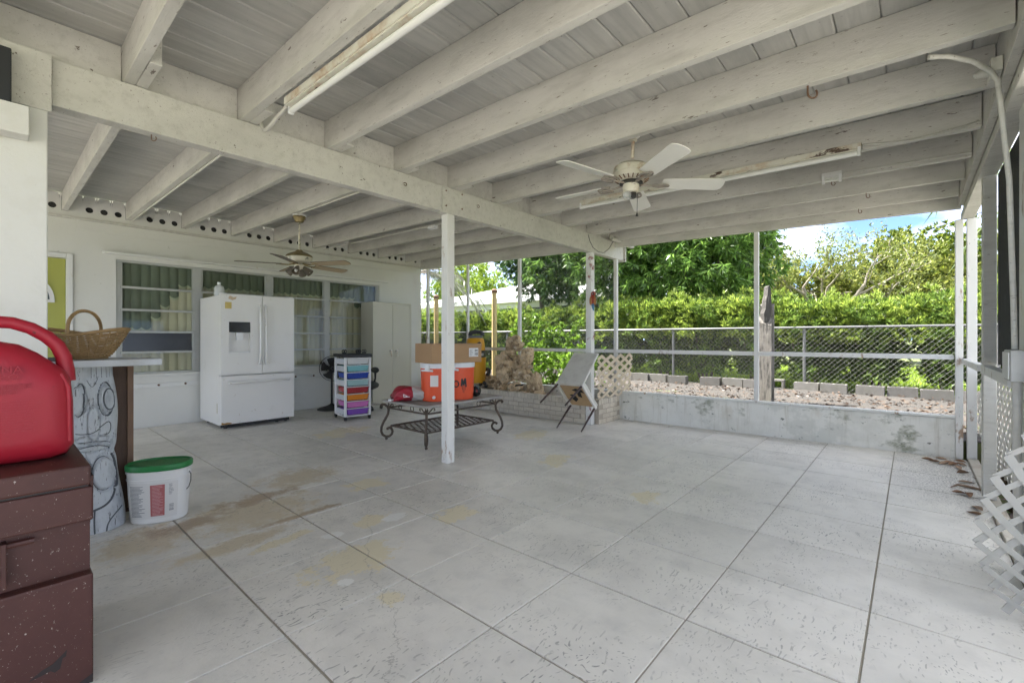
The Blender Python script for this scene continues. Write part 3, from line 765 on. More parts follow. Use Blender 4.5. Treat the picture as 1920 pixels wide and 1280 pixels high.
# --- fluorescent fittings
def fitting(name, label, x, y0, y1, zo, side, rust, tw=.019):
    t = thing(name, label, 'light fitting', (x, (y0+y1)/2, ZR((y0+y1)/2)+zo), group=None)
    s = .0235
    p = lambda y, dx, dz: (x+dx, y, ZR(y)+zo+dz)
    obj('channel', MB().beam(p(y0,0,.02), p(y1,0,.02), .05, .04), rust, t, bevel=.003)
    obj('ballast_cover', MB().beam(p(y0+.02,0,-.006), p(y1-.02,0,-.006), .036, .010), rust, t)
    for y in (y0+.012, y1-.012):
        obj('lamp_holder', MB().beam(p(y-.010,side*.012,-.018), p(y+.010,side*.012,-.018), .03, .062), MT['whiteplastic'], t, bevel=.003)
    obj('tube', MB().tube([p(y0+.022,side*.012,-.030), p(y1-.022,side*.012,-.030)], tw, 14), material('lamp_tube', (.80,.80,.76), .25, .03) if 'lamp_tube' not in bpy.data.materials else bpy.data.materials['lamp_tube'], t, smooth=50)
    return t
chan_r = material('peeling_channel', (.66,.64,.55), .6, .1, 6, .2, 40, dirt=[((.40,.22,.09), 5, .5, .68, .7), ((.07,.035,.02), 9, .60, .64, .95, (1,.5,1))])
fitting('fluorescent_fitting', 'long peeling fluorescent fitting on the rafter above the left of the beam', 1.150, .70, 2.78, -.030, 1, chan_r, .0165)
fitting('fluorescent_fitting', 'long rust streaked fluorescent fitting on the rafter behind the white fan', 4.075, .27, 2.62, .0, -1, chan_r, .019)
fitting('fluorescent_fitting', 'short bare conduit fitting on a rafter near the end fascia', 4.690, .44, .58, .01, -1, MT['trim'], .010)
# conduits and cables
def pipe(name, label, pts, r, mat, cat='pipe', n=10):
    return tag(obj(name, MB().tube(pts, r, n), mat, smooth=60), label, cat)
pp = MT['paint']
pipe('conduit', 'thin white conduit running from the small fitting to the edge plate', [(4.690,.435,ZR(.4)+.03),(4.695,0,ZR(0)+.025),(4.70,-.325,ZR(-.3)+.02)], .008, pp)
pipe('cable', 'slack white cable from the rust streaked fitting to the edge plate', [(4.06,.262,ZR(.26)+.02),(4.085,.15,ZR(.1)+.012),(4.09,.02,ZR(0)-.004),(4.09,-.12,ZR(-.1)+.004),(4.09,-.24,ZR(-.2)+.014),(4.095,-.33,ZR(-.3)+.03)], .008, pp, 'cable')
pipe('conduit', 'bent white conduit dropping from the peeling fitting over the beam', [(1.150,2.79,ZR(2.8)-.02),(1.152,2.84,ZR(2.8)-.035),(1.155,2.90,ZR(2.9)-.04),(1.155,2.96,ZR(2.9)-.045),(1.150,3.02,ZR(3.)-.070),(1.150,3.10,ZR(3.1)-.08),(1.16,3.17,ZR(3.1)-.06),(1.165,3.22,ZR(3.2)-.01),(1.17,3.25,ZR(3.3)+.03)], .012, pp)
for (x, a, b_, lab) in ((1.162, 3.40, 7.5, 'thin pipe clipped along a house rafter, ending at the first vents past the door'), (2.345, 3.40, 5.40, 'thin pipe clipped along a house rafter, ending at the brown fan'), (3.68, 3.40, 7.5, 'thin pipe clipped along a house rafter beyond the brown fan')):
    pipe('conduit', lab, [(x,a,ZR(a)-.013),(x,b_,ZR(b_)-.013)], .009, pp)
tag(obj('junction_box', MB().box(3.63,3.70,4.5,4.62,ZR(4.5)-.062,ZR(4.5)-.023), MT['whiteplastic'], bevel=.004), 'small white junction box under a house rafter above the iron table', 'junction box')
# junction and elbow at the right-hand edge plate
pipe('conduit', 'thick white conduit bending down the open side into the grey electrical box', [(2.935,-.06,ZR(-.1)-.004),(2.98,-.13,ZR(-.1)-.008),(3.08,-.22,ZR(-.2)-.02),(3.20,-.285,ZR(-.3)-.035),(3.25,-.315,2.44),(3.28,-.325,2.37),(3.295,-.335,2.27),(3.30,-.345,2.15),(3.30,-.36,1.95),(3.30,-.368,1.6),(3.30,-.375,1.3),(3.30,-.378,1.12)], .0115, pp)
jb = thing('junction_box', 'white junction box with a cable clamp on the edge plate beside the conduit bend', 'junction box', (3.3,-.31,2.41))
obj('box', MB().box(3.22,3.40,-.332,-.290,2.475,2.545), MT['paint'], jb, bevel=.004)
obj('clamp', MB().tube([(3.30,-.291,2.51),(3.295,-.26,2.51),(3.29,-.24,2.50)], [.026,.024,.014], 10), MT['paint'], jb, smooth=50)
eb = thing('electrical_box', 'grey weathered electrical box on the mid rail of the open side', 'electrical box', (3.30,-.385,.97))
obj('case', MB().box(3.20,3.40,-.409,-.352,.965,1.115), material('grey_box', (.46,.46,.44), .6, .1, 8, dirt=[((.25,.25,.24), 6, .45, .7, .7)]), eb, bevel=.005)
obj('cover', MB().box(3.21,3.39,-.3515,-.345,.975,1.105), MT['trim'], eb, bevel=.003)
obj('knob', MB().tube([(3.401,-.375,1.05),(3.44,-.375,1.05),(3.455,-.375,1.04)], [.017,.017,.010], 10), MT['trim'], eb, smooth=50)
pipe('conduit', 'white conduit going down from the grey electrical box to the sill', [(3.30,-.385,.964),(3.30,-.385,.6),(3.29,-.39,.3),(3.28,-.392,.03)], .018, pp)
# hooks
def hook(p, label, s=1):
    pts = [(0,0,0)] + [(0,0,-.02*s)] + [(.016*s*(1-math.cos(t)), 0, -.02*s-.016*s*math.sin(t)-.006*s) for t in [math.pi*q/8*1.25 for q in range(9)]]
    P_ = Vector(p); d = Vector((.751,.66,0)).cross(Vector((0,0,1)))
    tag(obj('ceiling_hook', MB().tube([P_+Vector((d.x*a, d.y*a, c)) for a, b_, c in pts], .003*s, 6), MT['rust']), label, 'hook', 'hooks screwed into the roof timbers')
hook((.60, 3.31, 2.353), 'rusty hook under the ceiling beam near the white pier', .9)
hook((2.88, .42, ZR(.42)+.001), 'large rusty hook under the rafter beside the white fan', 1.6)
hook((4.72+.03, .52, ZR(.5)+.001), 'rusty hook under the small conduit fitting', 1)
for x, y, lab in ((5.35,.32,'short rusty hook hanging under the second last rafter'),(5.96,.42,'small dark hook under the rafter by the end fascia')):
    hook((x, y, ZR(y)+.001), lab, 1.1)
for x in (2.31, 3.18):
    P_ = Vector((x, 3.266, 2.50)); pts = [P_, P_+Vector((0,-.02,0))] + [P_+Vector((.014*math.sin(t), -.024, -.014+.014*math.cos(t))) for t in [math.pi*q/8*1.4 for q in range(9)]]
    tag(obj('beam_hook', MB().tube(pts, .003, 6), MT['rust']), 'small rusty cup hook in the face of the ceiling beam, %s the beam joint' % ('before' if x < 2.7 else 'just after'), 'hook', 'hooks screwed into the roof timbers')
# cord hanging over the beam end
pipe('cable', 'thin cord looping across the ceiling beam above the chipped post', [on_y(1103,440,3.258), on_y(1106,452,3.258), on_y(1112,464,3.258), on_y(1122,472,3.258), on_y(1132,474,3.258), on_y(1142,466,3.258), on_y(1150,452,3.255)], .004, MT['galv'], 'cable', 6)
pipe('rolled_screen', 'white rolled tube lying against the end of the ceiling beam', [on_y(1146,446,3.19), on_y(1158,451,3.19), on_y(1172,458,3.19), on_y(1186,463,3.19)], .03, MT['paint'], 'roll')

# ================================================================ BACK WALL OBJECTS
fw = material('fridge_enamel', (.77,.755,.72), .32, .03, 2, dirt=[((.55,.52,.44), 3, .6, .8, .4), ((.35,.22,.10), 22, .72, .76, .5)])
FX0, FX1, FY, FYB = 1.91, 2.83, 6.63, 7.52
fr = thing('refrigerator', 'white french door refrigerator with a water dispenser against the window wall', 'refrigerator', (2.37, 7.1, 0))
obj('body', MB().box(FX0, FX1, FY+.085, FYB, .05, 1.735), fw, fr, bevel=.006)
# left door built round the dispenser recess
dx0, dx1, dz0, dz1 = 2.00, 2.255, .985, 1.392
mb = MB(); xm = 2.402
mb.box(FX0, dx0, FY, FY+.08, .705, 1.75); mb.box(dx1, xm-.003, FY, FY+.08, .705, 1.75); mb.box(dx0, dx1, FY, FY+.08, .705, dz0); mb.box(dx0, dx1, FY, FY+.08, dz1, 1.75); mb.box(dx0, dx1, FY+.055, FY+.08, dz0, dz1)
dl = obj('door', mb, fw, fr)
obj('dispenser_panel', MB().box(dx0+.002, dx1-.002, FY-.003, FY+.05, 1.255, dz1-.002), material('dispenser_black', (.015,.016,.018), .2), dl, bevel=.003)
obj('dispenser_spout', MB().box(2.09, 2.17, FY+.004, FY+.05, 1.15, 1.2535), MT['whiteplastic'], dl, bevel=.006)
obj('drip_tray', MB().box(dx0+.004, dx1-.004, FY+.002, FY+.053, dz0+.001, dz0+.013), MT['whiteplastic'], dl)
dr = obj('door', MB().box(xm+.003, FX1, FY, FY+.08, .705, 1.75), fw, fr, bevel=.008)
fz = obj('freezer_drawer', MB().box(FX0, FX1, FY, FY+.08, .065, .690), fw, fr, bevel=.008)
def hbar(x): 
    return [(x,FY-.001,.83),(x,FY-.035,.85),(x,FY-.05,.95),(x,FY-.055,1.22),(x,FY-.05,1.50),(x,FY-.035,1.60),(x,FY-.001,1.62)]
obj('handle', MB().tube(hbar(xm-.035), .016, 10), fw, dl, smooth=50); obj('handle', MB().tube(hbar(xm+.035), .016, 10), fw, dr, smooth=50)
obj('handle', MB().tube([(2.0,FY-.001,.60),(2.02,FY-.04,.60),(2.1,FY-.05,.605),(2.64,FY-.05,.605),(2.73,FY-.04,.60),(2.75,FY-.001,.60)], .017, 10), fw, fz, smooth=50)
obj('sticker', MB().box(1.955, 2.03, FY-.0025, FY-.0005, 1.56, 1.645), material('yellowed_tape', (.62,.48,.16), .7, .2, 20), dl)
obj('tape_scrap', MB().prism([(0,0),(.05,-.02),(.09,.0),(.10,.03),(.06,.02),(.02,.04)], (1.99,FY-.0022,1.69), (1,0,0), (0,0,1), (0,.0015,0)), material('tape_scrap', (.55,.42,.28), .8, .3, 30), dl)
obj('rust_patch', MB().prism([(0,0),(.11,0),(.12,.012),(.07,.022),(.03,.018),(0,.03)], (1.915,FY-.0022,.068), (1,0,0), (0,0,1), (0,.0015,0)), material('rust_patch', (.42,.24,.07), .9, .4, 40), fz)
obj('grille', MB().box(FX0+.03, FX1-.03, FY+.1, FY+.13, .012, .049), MT['black'], fr)
for x in (FX0+.08, FX1-.08, FX1-.2):
    for y in (FY+.11, FYB-.1):
        obj('foot', MB().lathe([(.022,0),(.022,.02),(.01,.022),(.01,.05)], 12, (x,y,0)), MT['black'], fr)
for x in (FX0+.04, FX1-.04): obj('hinge_cover', MB().box(x-.03, x+.03, FY+.02, FY+.12, 1.7515, 1.764), MT['whiteplastic'], fr, bevel=.004)
obj('side_label', MB().box(FX0-.0015, FX0-.0002, 6.76, 6.80, .20, .33), material('paper_label', (.62,.6,.5), .8), fr)
bt = thing('bottle', 'clear plastic jug with a white cap standing on the refrigerator', 'bottle', (2.0, 7.02, 1.736))
obj('body', MB().lathe([(.002,0),(.058,0),(.06,.01),(.06,.11),(.048,.14),(.022,.155),(.018,.17)], 16, (2.0,7.02,1.7362)), sheet_material('milky_plastic', (.80,.82,.80), .62, .3), bt, smooth=50)
obj('cap', MB().lathe([(.02,.165),(.022,.17),(.022,.195),(.01,.197)], 12, (2.0,7.02,1.7362)), MT['whiteplastic'], bt)

# steel cabinet
cbm = material('putty_steel', (.56,.54,.44), .42, .04, 2)
cb = thing('storage_cabinet', 'tall putty coloured steel cabinet with two doors against the window wall', 'cabinet', (4.82, 7.35, 0))
CX0, CX1, CY = 4.42, 5.24, 7.16
obj('carcass', MB().box(CX0, CX1, CY+.02, 7.56, 0, 1.83), cbm, cb, bevel=.004)
for a, b_ in ((CX0+.03, 4.828), (4.832, CX1-.03)): obj('door', MB().box(a, b_, CY+.004, CY+.0195, .07, 1.80), cbm, cb, bevel=.003)
obj('rim', MB().box(CX0, CX1, CY, CY+.0195, 1.803, 1.83), cbm, cb, bevel=.003)
for x in (CX0+.014, CX1-.014): obj('rim', MB().box(x-.014, x+.014, CY, CY+.0195, .0, 1.802), cbm, cb)
for x in (4.765, 4.895):
    h_ = obj('handle', MB().tube([(x,CY+.004,.95),(x,CY-.03,.95)], .016, 10), MT['chrome'], cb, smooth=50)
    obj('lever', MB().beam((x,CY-.034,.965),(x+.015,CY-.03,.85),.016,.012,(0,1,0)), MT['chrome'], h_)
for z in (.35, 1.45): obj('hinge', MB().tube([(CX1-.031,CY-.002,z),(CX1-.031,CY-.002,z+.07)], .006, 8), cbm, cb)

# pedestal fan
pf = thing('pedestal_fan', 'black pedestal fan with a wire cage standing behind the drawer cart', 'fan', (3.72, 7.28, 0))
bx, by = 3.70, 7.24
obj('base', MB().lathe([(.002,0),(.225,0),(.23,.012),(.20,.03),(.09,.06),(.035,.085),(.02,.10)], 32, (bx,by,.0005)), MT['blackmetal'], pf, smooth=40)
obj('pole', MB().tube([(bx,by,.08),(bx,by,.58)], .016, 12), MT['black'], pf, smooth=50)
fc = Vector((bx, by-.03, .68)); fd = Vector((-.46,-.88,.08)).normalized()
sx_ = fd.cross(Vector((0,0,1))).normalized(); sz_ = sx_.cross(fd)
mb = MB(); mb.tube([fc-fd*.14, fc-fd*.10, fc-fd*.02], [.05,.075,.06], 16)
obj('motor', mb, MT['black'], pf, smooth=50)
mb = MB()
for rr, off in ((.205,.03),(.205,.0),(.10,.065),(.03,.07)):
    mb.tube([fc+fd*off+(sx_*math.cos(t)+sz_*math.sin(t))*rr for t in [2*math.pi*q/36 for q in range(37)]], .0045 if rr > .2 else .003, 5)
for q in range(56):
    t = 2*math.pi*q/56; d_ = sx_*math.cos(t)+sz_*math.sin(t)
    mb.tube([fc+fd*.07+d_*.03, fc+fd*.064+d_*.11, fc+fd*.048+d_*.18, fc+fd*.03+d_*.205], .0016, 4)
    mb.tube([fc-fd*.06+d_*.06, fc-fd*.03+d_*.16, fc+d_*.205], .0016, 4)
obj('cage', mb, MT['black'], pf)
for q in range(5):
    t = 2*math.pi*q/5
    def bladef(u, v, t=t):
        ang = t + (v-.5)*.9 + u*.25; rr = .03 + u*.15
        return fc + (sx_*math.cos(ang)+sz_*math.sin(ang))*rr + fd*(.02+.03*(v-.5))
    obj('blade', MB().sheet(bladef, 4, 4), MT['black'], pf, smooth=True)
obj('hub', MB().tube([fc+fd*.0, fc+fd*.05], [.03,.022], 14), MT['black'], pf)
tag(obj('fan_cord', MB().tube([(bx+.12,by+.02,.56),(bx+.16,by,.3),(bx+.14,by-.05,.12),(bx+.2,by+.05,.02),(bx+.3,by+.18,.006)], .004, 6), MT['black'], pf))

# drawer cart
ct = thing('drawer_cart', 'narrow rolling cart of rainbow coloured plastic drawers topped by a black tray', 'drawer cart', (3.50, 6.22, 0), rz=R(-9))
W_, D_ = .355, .40
clearp = sheet_material('frosted_plastic', (.80,.81,.82), .78, .35)
wp = MT['whiteplastic']
ZB, ZT = .075, .90
for sx in (-1,1):
    for sy in (-1,1):
        obj('upright', MB().box(sx*W_/2-.016, sx*W_/2+.016, sy*D_/2-.016, sy*D_/2+.016, ZB, ZT), wp, ct, False, bevel=.005)
obj('base_tray', MB().box(-W_/2-.014, W_/2+.014, -D_/2-.014, D_/2+.014, ZB-.018, ZB-.0005), wp, ct, False, bevel=.004)
obj('top_tray', MB().box(-W_/2-.03, W_/2+.03, -D_/2-.03, D_/2+.03, ZT+.001, ZT+.05), MT['black'], ct, False, bevel=.006)
cols = [('violet', (.20,.07,.42)), ('pink', (.62,.18,.48)), ('orange', (.72,.24,.02)), ('red', (.38,.035,.04)), ('pale teal', (.36,.55,.54)), ('blue', (.03,.07,.38)), ('teal', (.22,.50,.52)), ('clear', (.66,.66,.64))]
step = (ZT-ZB)/8
for i, (cn, cc) in enumerate(cols):
    z = ZB + i*step + .008
    mm = material('drawer_'+cn.replace(' ', '_'), cc, .25, .06, 5, spec=.6)
    a, b_ = W_/2-.022, W_/2-.034; h = step-.026
    mb = MB(); y0 = -D_/2-.022; y1 = D_/2-.03
    mb.add([(-b_,y0+.012,z),(b_,y0+.012,z),(b_,y1,z),(-b_,y1,z),(-a,y0,z+h),(a,y0,z+h),(a,y1,z+h),(-a,y1,z+h)], [(0,3,2,1),(4,5,6,7),(0,1,5,4),(1,2,6,5),(2,3,7,6),(3,0,4,7)])
    d_ = obj('drawer', mb, mm, ct, False, bevel=.006); tag(d_, cn + ' plastic drawer')
    obj('lip', MB().box(-a-.004, a+.004, y0-.012, y0+.006, z+h-.006, z+h+.004), mm, d_, False, bevel=.002)
    obj('runner', MB().box(-W_/2+.017, W_/2-.017, -D_/2-.012, -D_/2+.01, z+h+.005, z+h+.014), wp, ct, False)
    for sx in (-1,1): obj('side_panel', MB().box(sx*(W_/2-.004)-.004, sx*(W_/2-.004)+.004, -D_/2+.017, D_/2-.017, z-.004, z+h*.95), clearp, ct, False) if i in (0,2,4,6,7) else None
for sx in (-1,1):
    for sy in (-1,1):
        c_ = obj('caster', MB().tube([(sx*W_/2-.012, sy*D_/2, .026),(sx*W_/2+.012, sy*D_/2, .026)], .0258, 14), MT['black'], ct, False, smooth=40)
        obj('caster_fork', MB().box(sx*W_/2-.018, sx*W_/2+.018, sy*D_/2-.01, sy*D_/2+.016, .03, ZB-.0185), MT['blackmetal'], c_, False)
# scissors-like clips on the tray
cr = Matrix.Rotation(R(-9), 3, 'Z')
for k, (a, b_) in enumerate(((-.14,-.05),(.05,-.08),(.10,.02),(.15,-.06))):
    p = Vector((3.50,6.22,0)) + cr @ Vector((a,b_,ZT+.0525))
    mb = MB()
    for s_ in (-1,1):
        mb.tube([p+Vector((s_*.018+.016*math.cos(t), 0, .034+.019*math.sin(t))) for t in [2*math.pi*q/14 for q in range(15)]], .006, 6)
    mb.cbox((p.x,p.y,p.z+.008),(.06,.02,.015))
    tag(obj('spring_clamp', mb, MT['black']), 'small black looped clip standing on the tray of the drawer cart', 'clip', 'black clips on the drawer cart')
# office chair arms behind the cart
oc = thing('desk_chair', 'dark office chair mostly hidden behind the drawer cart', 'chair', (4.08, 6.82, 0))
c0 = Vector((4.06,6.80,0))
obj('seat', MB().ico(c0+Vector((-.02,.0,.40)), 1, 3, sc=(.24,.22,.085)), material('charcoal_vinyl', (.05,.05,.045), .6, .2), oc, smooth=True)
obj('arm_pad', MB().ico(c0+Vector((.09,-.14,.655)), 1, 3, sc=(.045,.10,.05)), bpy.data.materials['charcoal_vinyl'], oc, smooth=True)
obj('arm_post', MB().tube([c0+Vector((.10,-.08,.40)), c0+Vector((.10,-.13,.52)), c0+Vector((.095,-.14,.62))], [.022,.015,.02], 10), MT['black'], oc, smooth=50)
obj('column', MB().tube([c0+Vector((0,0,.08)), c0+Vector((0,0,.34))], .025, 12), MT['black'], oc)
for q in range(5):
    t = R(-25)+2*math.pi*q/5; e_ = c0+Vector((.25*math.cos(t),.25*math.sin(t),.065))
    obj('leg', MB().tube([c0+Vector((0,0,.10)), e_], [.022,.014], 8), MT['chrome'] if q == 0 else MT['black'], oc)
    obj('caster', MB().tube([e_+Vector((-.015*math.sin(t),.015*math.cos(t),-.037)), e_+Vector((.015*math.sin(t),-.015*math.cos(t),-.037))], .027, 12), MT['black'], oc)

# ================================================================ IRON TABLE AND WHAT STANDS ON IT
iron = material('aged_iron', (.075,.055,.04), .6, .3, 25, .2, 80, dirt=[((.20,.13,.08), 14, .5, .72, .7)])
stone = material('slate_top', (.34,.32,.285), .75, .15, 9, .25, 40, dirt=[((.22,.20,.17), 3, .5, .7, .6)])
tb = thing('coffee_table', 'low wrought iron coffee table with scrolled legs, stone top and wire shelf', 'table', (3.52, 4.18, 0))
TX0, TX1, TY0, TY1, TZ = 2.96, 4.14, 3.80, 4.62, .468
obj('top', MB().box(TX0, TX1, TY0, TY1, TZ-.03, TZ), stone, tb, bevel=.008)
mb = MB()
for p, q in (((TX0+.05,TY0+.05),(TX1-.05,TY0+.05)),((TX1-.05,TY0+.05),(TX1-.05,TY1-.05)),((TX1-.05,TY1-.05),(TX0+.05,TY1-.05)),((TX0+.05,TY1-.05),(TX0+.05,TY0+.05))):
    mb.tube([(*p,TZ-.095),(*q,TZ-.095)], .010, 8)
obj('apron', mb, iron, tb)
mb = MB()
for cx_, cy_ in ((TX0+.05,TY0+.05),(TX1-.05,TY0+.05),(TX1-.05,TY1-.05),(TX0+.05,TY1-.05)):
    for dx_, dy_ in ((1 if cx_ < 3.5 else -1, 0), (0, 1 if cy_ < 4.2 else -1)):
        mb.tube([(cx_,cy_,TZ-.10),(cx_+dx_*.05,cy_+dy_*.05,TZ-.07),(cx_+dx_*.085,cy_+dy_*.085,TZ-.042),(cx_+dx_*.11,cy_+dy_*.11,TZ-.045),(cx_+dx_*.115,cy_+dy_*.115,TZ-.065),(cx_+dx_*.098,cy_+dy_*.098,TZ-.067)], .007, 6)
        mb.tube([(cx_,cy_,TZ-.10),(cx_+dx_*.02,cy_+dy_*.02,TZ-.06),(cx_+dx_*.01,cy_+dy_*.01,TZ-.032)], .006, 6)
for cx_ in (TX0+.36, TX1-.36):
    for cy_ in (TY0+.05, TY1-.05):
        mb.tube([(cx_+.028*math.cos(t),cy_,TZ-.062+.028*math.sin(t)) for t in [2*math.pi*q/12 for q in range(13)]], .005, 6)
for cy_ in (TY0+.3, TY1-.3):
    for cx_ in (TX0+.05, TX1-.05):
        mb.tube([(cx_,cy_+.028*math.cos(t),TZ-.062+.028*math.sin(t)) for t in [2*math.pi*q/12 for q in range(13)]], .005, 6)
obj('apron_scroll', mb, iron, tb)
for cx_, cy_ in ((TX0+.05,TY0+.05),(TX1-.05,TY0+.05),(TX1-.05,TY1-.05),(TX0+.05,TY1-.05)):
    d_ = Vector((1 if cx_ > 3.5 else -1, 1 if cy_ > 4.2 else -1, 0)).normalized()
    P_ = lambda r_, z: Vector((cx_,cy_,0)) + d_*r_ + Vector((0,0,z))
    prof = [(.065,.385),(.075,.40),(.062,.412),(.03,.408),(.0,.385),(-.012,.35),(-.005,.30),(.02,.25),(.048,.20),(.068,.15),(.072,.10),(.055,.06),(.02,.038),(-.02,.042),(-.05,.068),(-.058,.10),(-.045,.13),(-.02,.142),(.0,.132)]
    lg = obj('leg', MB().tube([P_(r_, z) for r_, z in prof], [.012]+[.0145]*17+[.013], 10), iron, tb, smooth=60)
    obj('foot', MB().ico(P_(.012,.0165), .0165, 2), iron, lg, smooth=True)
    obj('finial', MB().ico(P_(.068,.392), .017, 2), iron, lg, smooth=True); obj('finial', MB().ico(P_(-.002,.130), .017, 2), iron, lg, smooth=True)
SH = .165; a0, a1, b0, b1 = TX0+.08, TX1-.08, TY0+.08, TY1-.08
mb = MB()
for p, q in (((a0,b0),(a1,b0)),((a1,b0),(a1,b1)),((a1,b1),(a0,b1)),((a0,b1),(a0,b0))): mb.beam((*p,SH),(*q,SH),.018,.018)
sh = obj('shelf_frame', mb, iron, tb)
mb = MB(); nxw, nyw = 14, 9
for j in range(1, nyw): mb.tube([(a0,b0+(b1-b0)*j/nyw,SH+.004),(a1,b0+(b1-b0)*j/nyw,SH+.004)], .0045, 5)
for j in range(nyw):
    for i in range(nxw):
        xx = a0+(a1-a0)*(i+.5*(j%2))/nxw
        if xx > a0+.01: mb.tube([(xx,b0+(b1-b0)*j/nyw,SH+.004),(xx,b0+(b1-b0)*(j+1)/nyw,SH+.004)], .0045, 5)
obj('shelf_mesh', mb, iron, sh)
mb = MB()
for cx_, cy_ in ((a0,b0),(a1,b0),(a1,b1),(a0,b1)):
    d_ = Vector((1 if cx_ > 3.5 else -1, 1 if cy_ > 4.2 else -1, 0)).normalized(); mb.tube([Vector((cx_,cy_,SH)), Vector((cx_,cy_,SH))+d_*.0 + Vector((0,0,-.02))], .011, 8)
obj('shelf_socket', mb, iron, sh)

orange = material('orange_plastic', (.72,.085,.022), .42, .08, 3, dirt=[((.40,.07,.03), 6, .55, .75, .5), ((.8,.3,.15), 30, .7, .75, .4)])
lid = material('white_cooler_lid', (.74,.75,.77), .4, .05)
def decal(me_or_mb, mat, parent, fn, name):
    """bend flat artwork (x,y) onto a surface given by fn"""
    o = me_or_mb
    me = o if hasattr(o, 'vertices') else None
    if me is None:
        me = bpy.data.meshes.new(name); me.from_pydata(o.v, [], o.f)
    for v in me.vertices: v.co = fn(v.co)
    me.materials.clear(); return mesh_obj(name, me, mat, parent)
def cooler(label, x, y, rot):
    t = thing('drink_cooler', label, 'cooler', (x, y, TZ))
    z = TZ+.0005
    obj('tank', MB().lathe([(.002,0),(.152,0),(.160,.01),(.163,.06),(.168,.10),(.172,.30),(.175,.355),(.175,.37),(.002,.37)], 40, (x,y,z)), orange, t, smooth=35)
    obj('lid', MB().lathe([(.002,.3705),(.179,.3705),(.181,.378),(.181,.420),(.175,.428),(.002,.428)], 40, (x,y,z)), lid, t, smooth=35)
    for s_ in (0, math.pi):
        a = rot + s_; d_ = Vector((math.cos(a), math.sin(a), 0)); c = Vector((x,y,z))
        tn = Vector((-d_.y, d_.x, 0))
        h_ = obj('handle', MB().tube([c+d_*.178+tn*.06+Vector((0,0,.345)), c+d_*.215+tn*.055+Vector((0,0,.35)), c+d_*.225+Vector((0,0,.352)), c+d_*.215-tn*.055+Vector((0,0,.35)), c+d_*.178-tn*.06+Vector((0,0,.345))], .011, 8), MT['whiteplastic'], t, smooth=50)
        obj('latch', MB().cbox(c+d_*.19+Vector((0,0,.385)), (.03,.05,.05), a), MT['whiteplastic'], t, bevel=.004)
    return t, (lambda co, a0=0: None)
def on_cyl(x, y, z0, rad, a_mid):
    def fn(co):
        a = a_mid + co.x/rad; r_ = rad + co.z
        return Vector((x + r_*math.cos(a), y + r_*math.sin(a), z0 + co.y))
    return fn
ink = material('black_spray_paint', (.02,.018,.018), .6, .2)
toCam = lambda x, y: math.atan2(-y, -x)
K1 = (3.345, 4.10); K2 = (3.63, 4.02)
c1, _ = cooler('orange drink cooler with a white lid and blank white label beside the feed sack', K1[0], K1[1], R(20))
c2, _ = cooler('orange drink cooler with a white lid and black spray painted letters', K2[0], K2[1], R(205))
fn = on_cyl(K1[0], K1[1], TZ, .1735, toCam(*K1)+.05)
obj_l = decal(MB().sheet(lambda u, v: (-.075+.09*u, .17+.125*v, .0015), 8, 1), material('blank_label', (.70,.67,.62), .7, .05), c1, fn, 'label')
obj('spigot', MB().tube([Vector((K1[0],K1[1],TZ+.05))+Vector((math.cos(toCam(*K1)-.15),math.sin(toCam(*K1)-.15),0))*q for q in (.155,.185,.195)], [.02,.018,.012], 10), MT['whiteplastic'], c1)
fn2 = on_cyl(K2[0], K2[1], TZ, .1725, toCam(*K2)+.05)
def ring(cx_, cy_, rx, ry, wd, n=22):
    mb = MB()
    for k in range(n):
        t0, t1 = 2*math.pi*k/n, 2*math.pi*(k+1)/n
        mb.add([(cx_+rx*math.cos(t0),cy_+ry*math.sin(t0),.0015),(cx_+rx*math.cos(t1),cy_+ry*math.sin(t1),.0015),(cx_+(rx-wd)*math.cos(t1),cy_+(ry-wd)*math.sin(t1),.0015),(cx_+(rx-wd)*math.cos(t0),cy_+(ry-wd)*math.sin(t0),.0015)], [(0,1,2,3)])
    return mb
def stroke(pts, wd):
    mb = MB()
    for (p, q) in zip(pts, pts[1:]):
        n = max(1, int(math.hypot(q[0]-p[0], q[1]-p[1])/.01)); dx_, dy_ = q[0]-p[0], q[1]-p[1]; l = math.hypot(dx_,dy_); ox, oy = -dy_/l*wd/2, dx_/l*wd/2
        for i in range(n):
            a, b_ = i/n, (i+1)/n
            mb.add([(p[0]+dx_*a-ox,p[1]+dy_*a-oy,.0015),(p[0]+dx_*b_-ox,p[1]+dy_*b_-oy,.0015),(p[0]+dx_*b_+ox,p[1]+dy_*b_+oy,.0015),(p[0]+dx_*a+ox,p[1]+dy_*a+oy,.0015)], [(0,1,2,3)])
    return mb
g_ = ring(-.045, .185, .034, .042, .014); g2_ = stroke([(.015,.16),(.022,.245),(.04,.17),(.058,.25),(.07,.15)], .020)
g_.add(g2_.v, g2_.f)
for xx, l in ((.02,.05),(.045,.09),(.06,.06),(.03,.08)): 
    s2 = stroke([(xx,.17),(xx+.004*random.uniform(-1,1),.17-l)], .004); g_.add(s2.v, s2.f)
decal(g_, ink, c2, fn2, 'lettering')
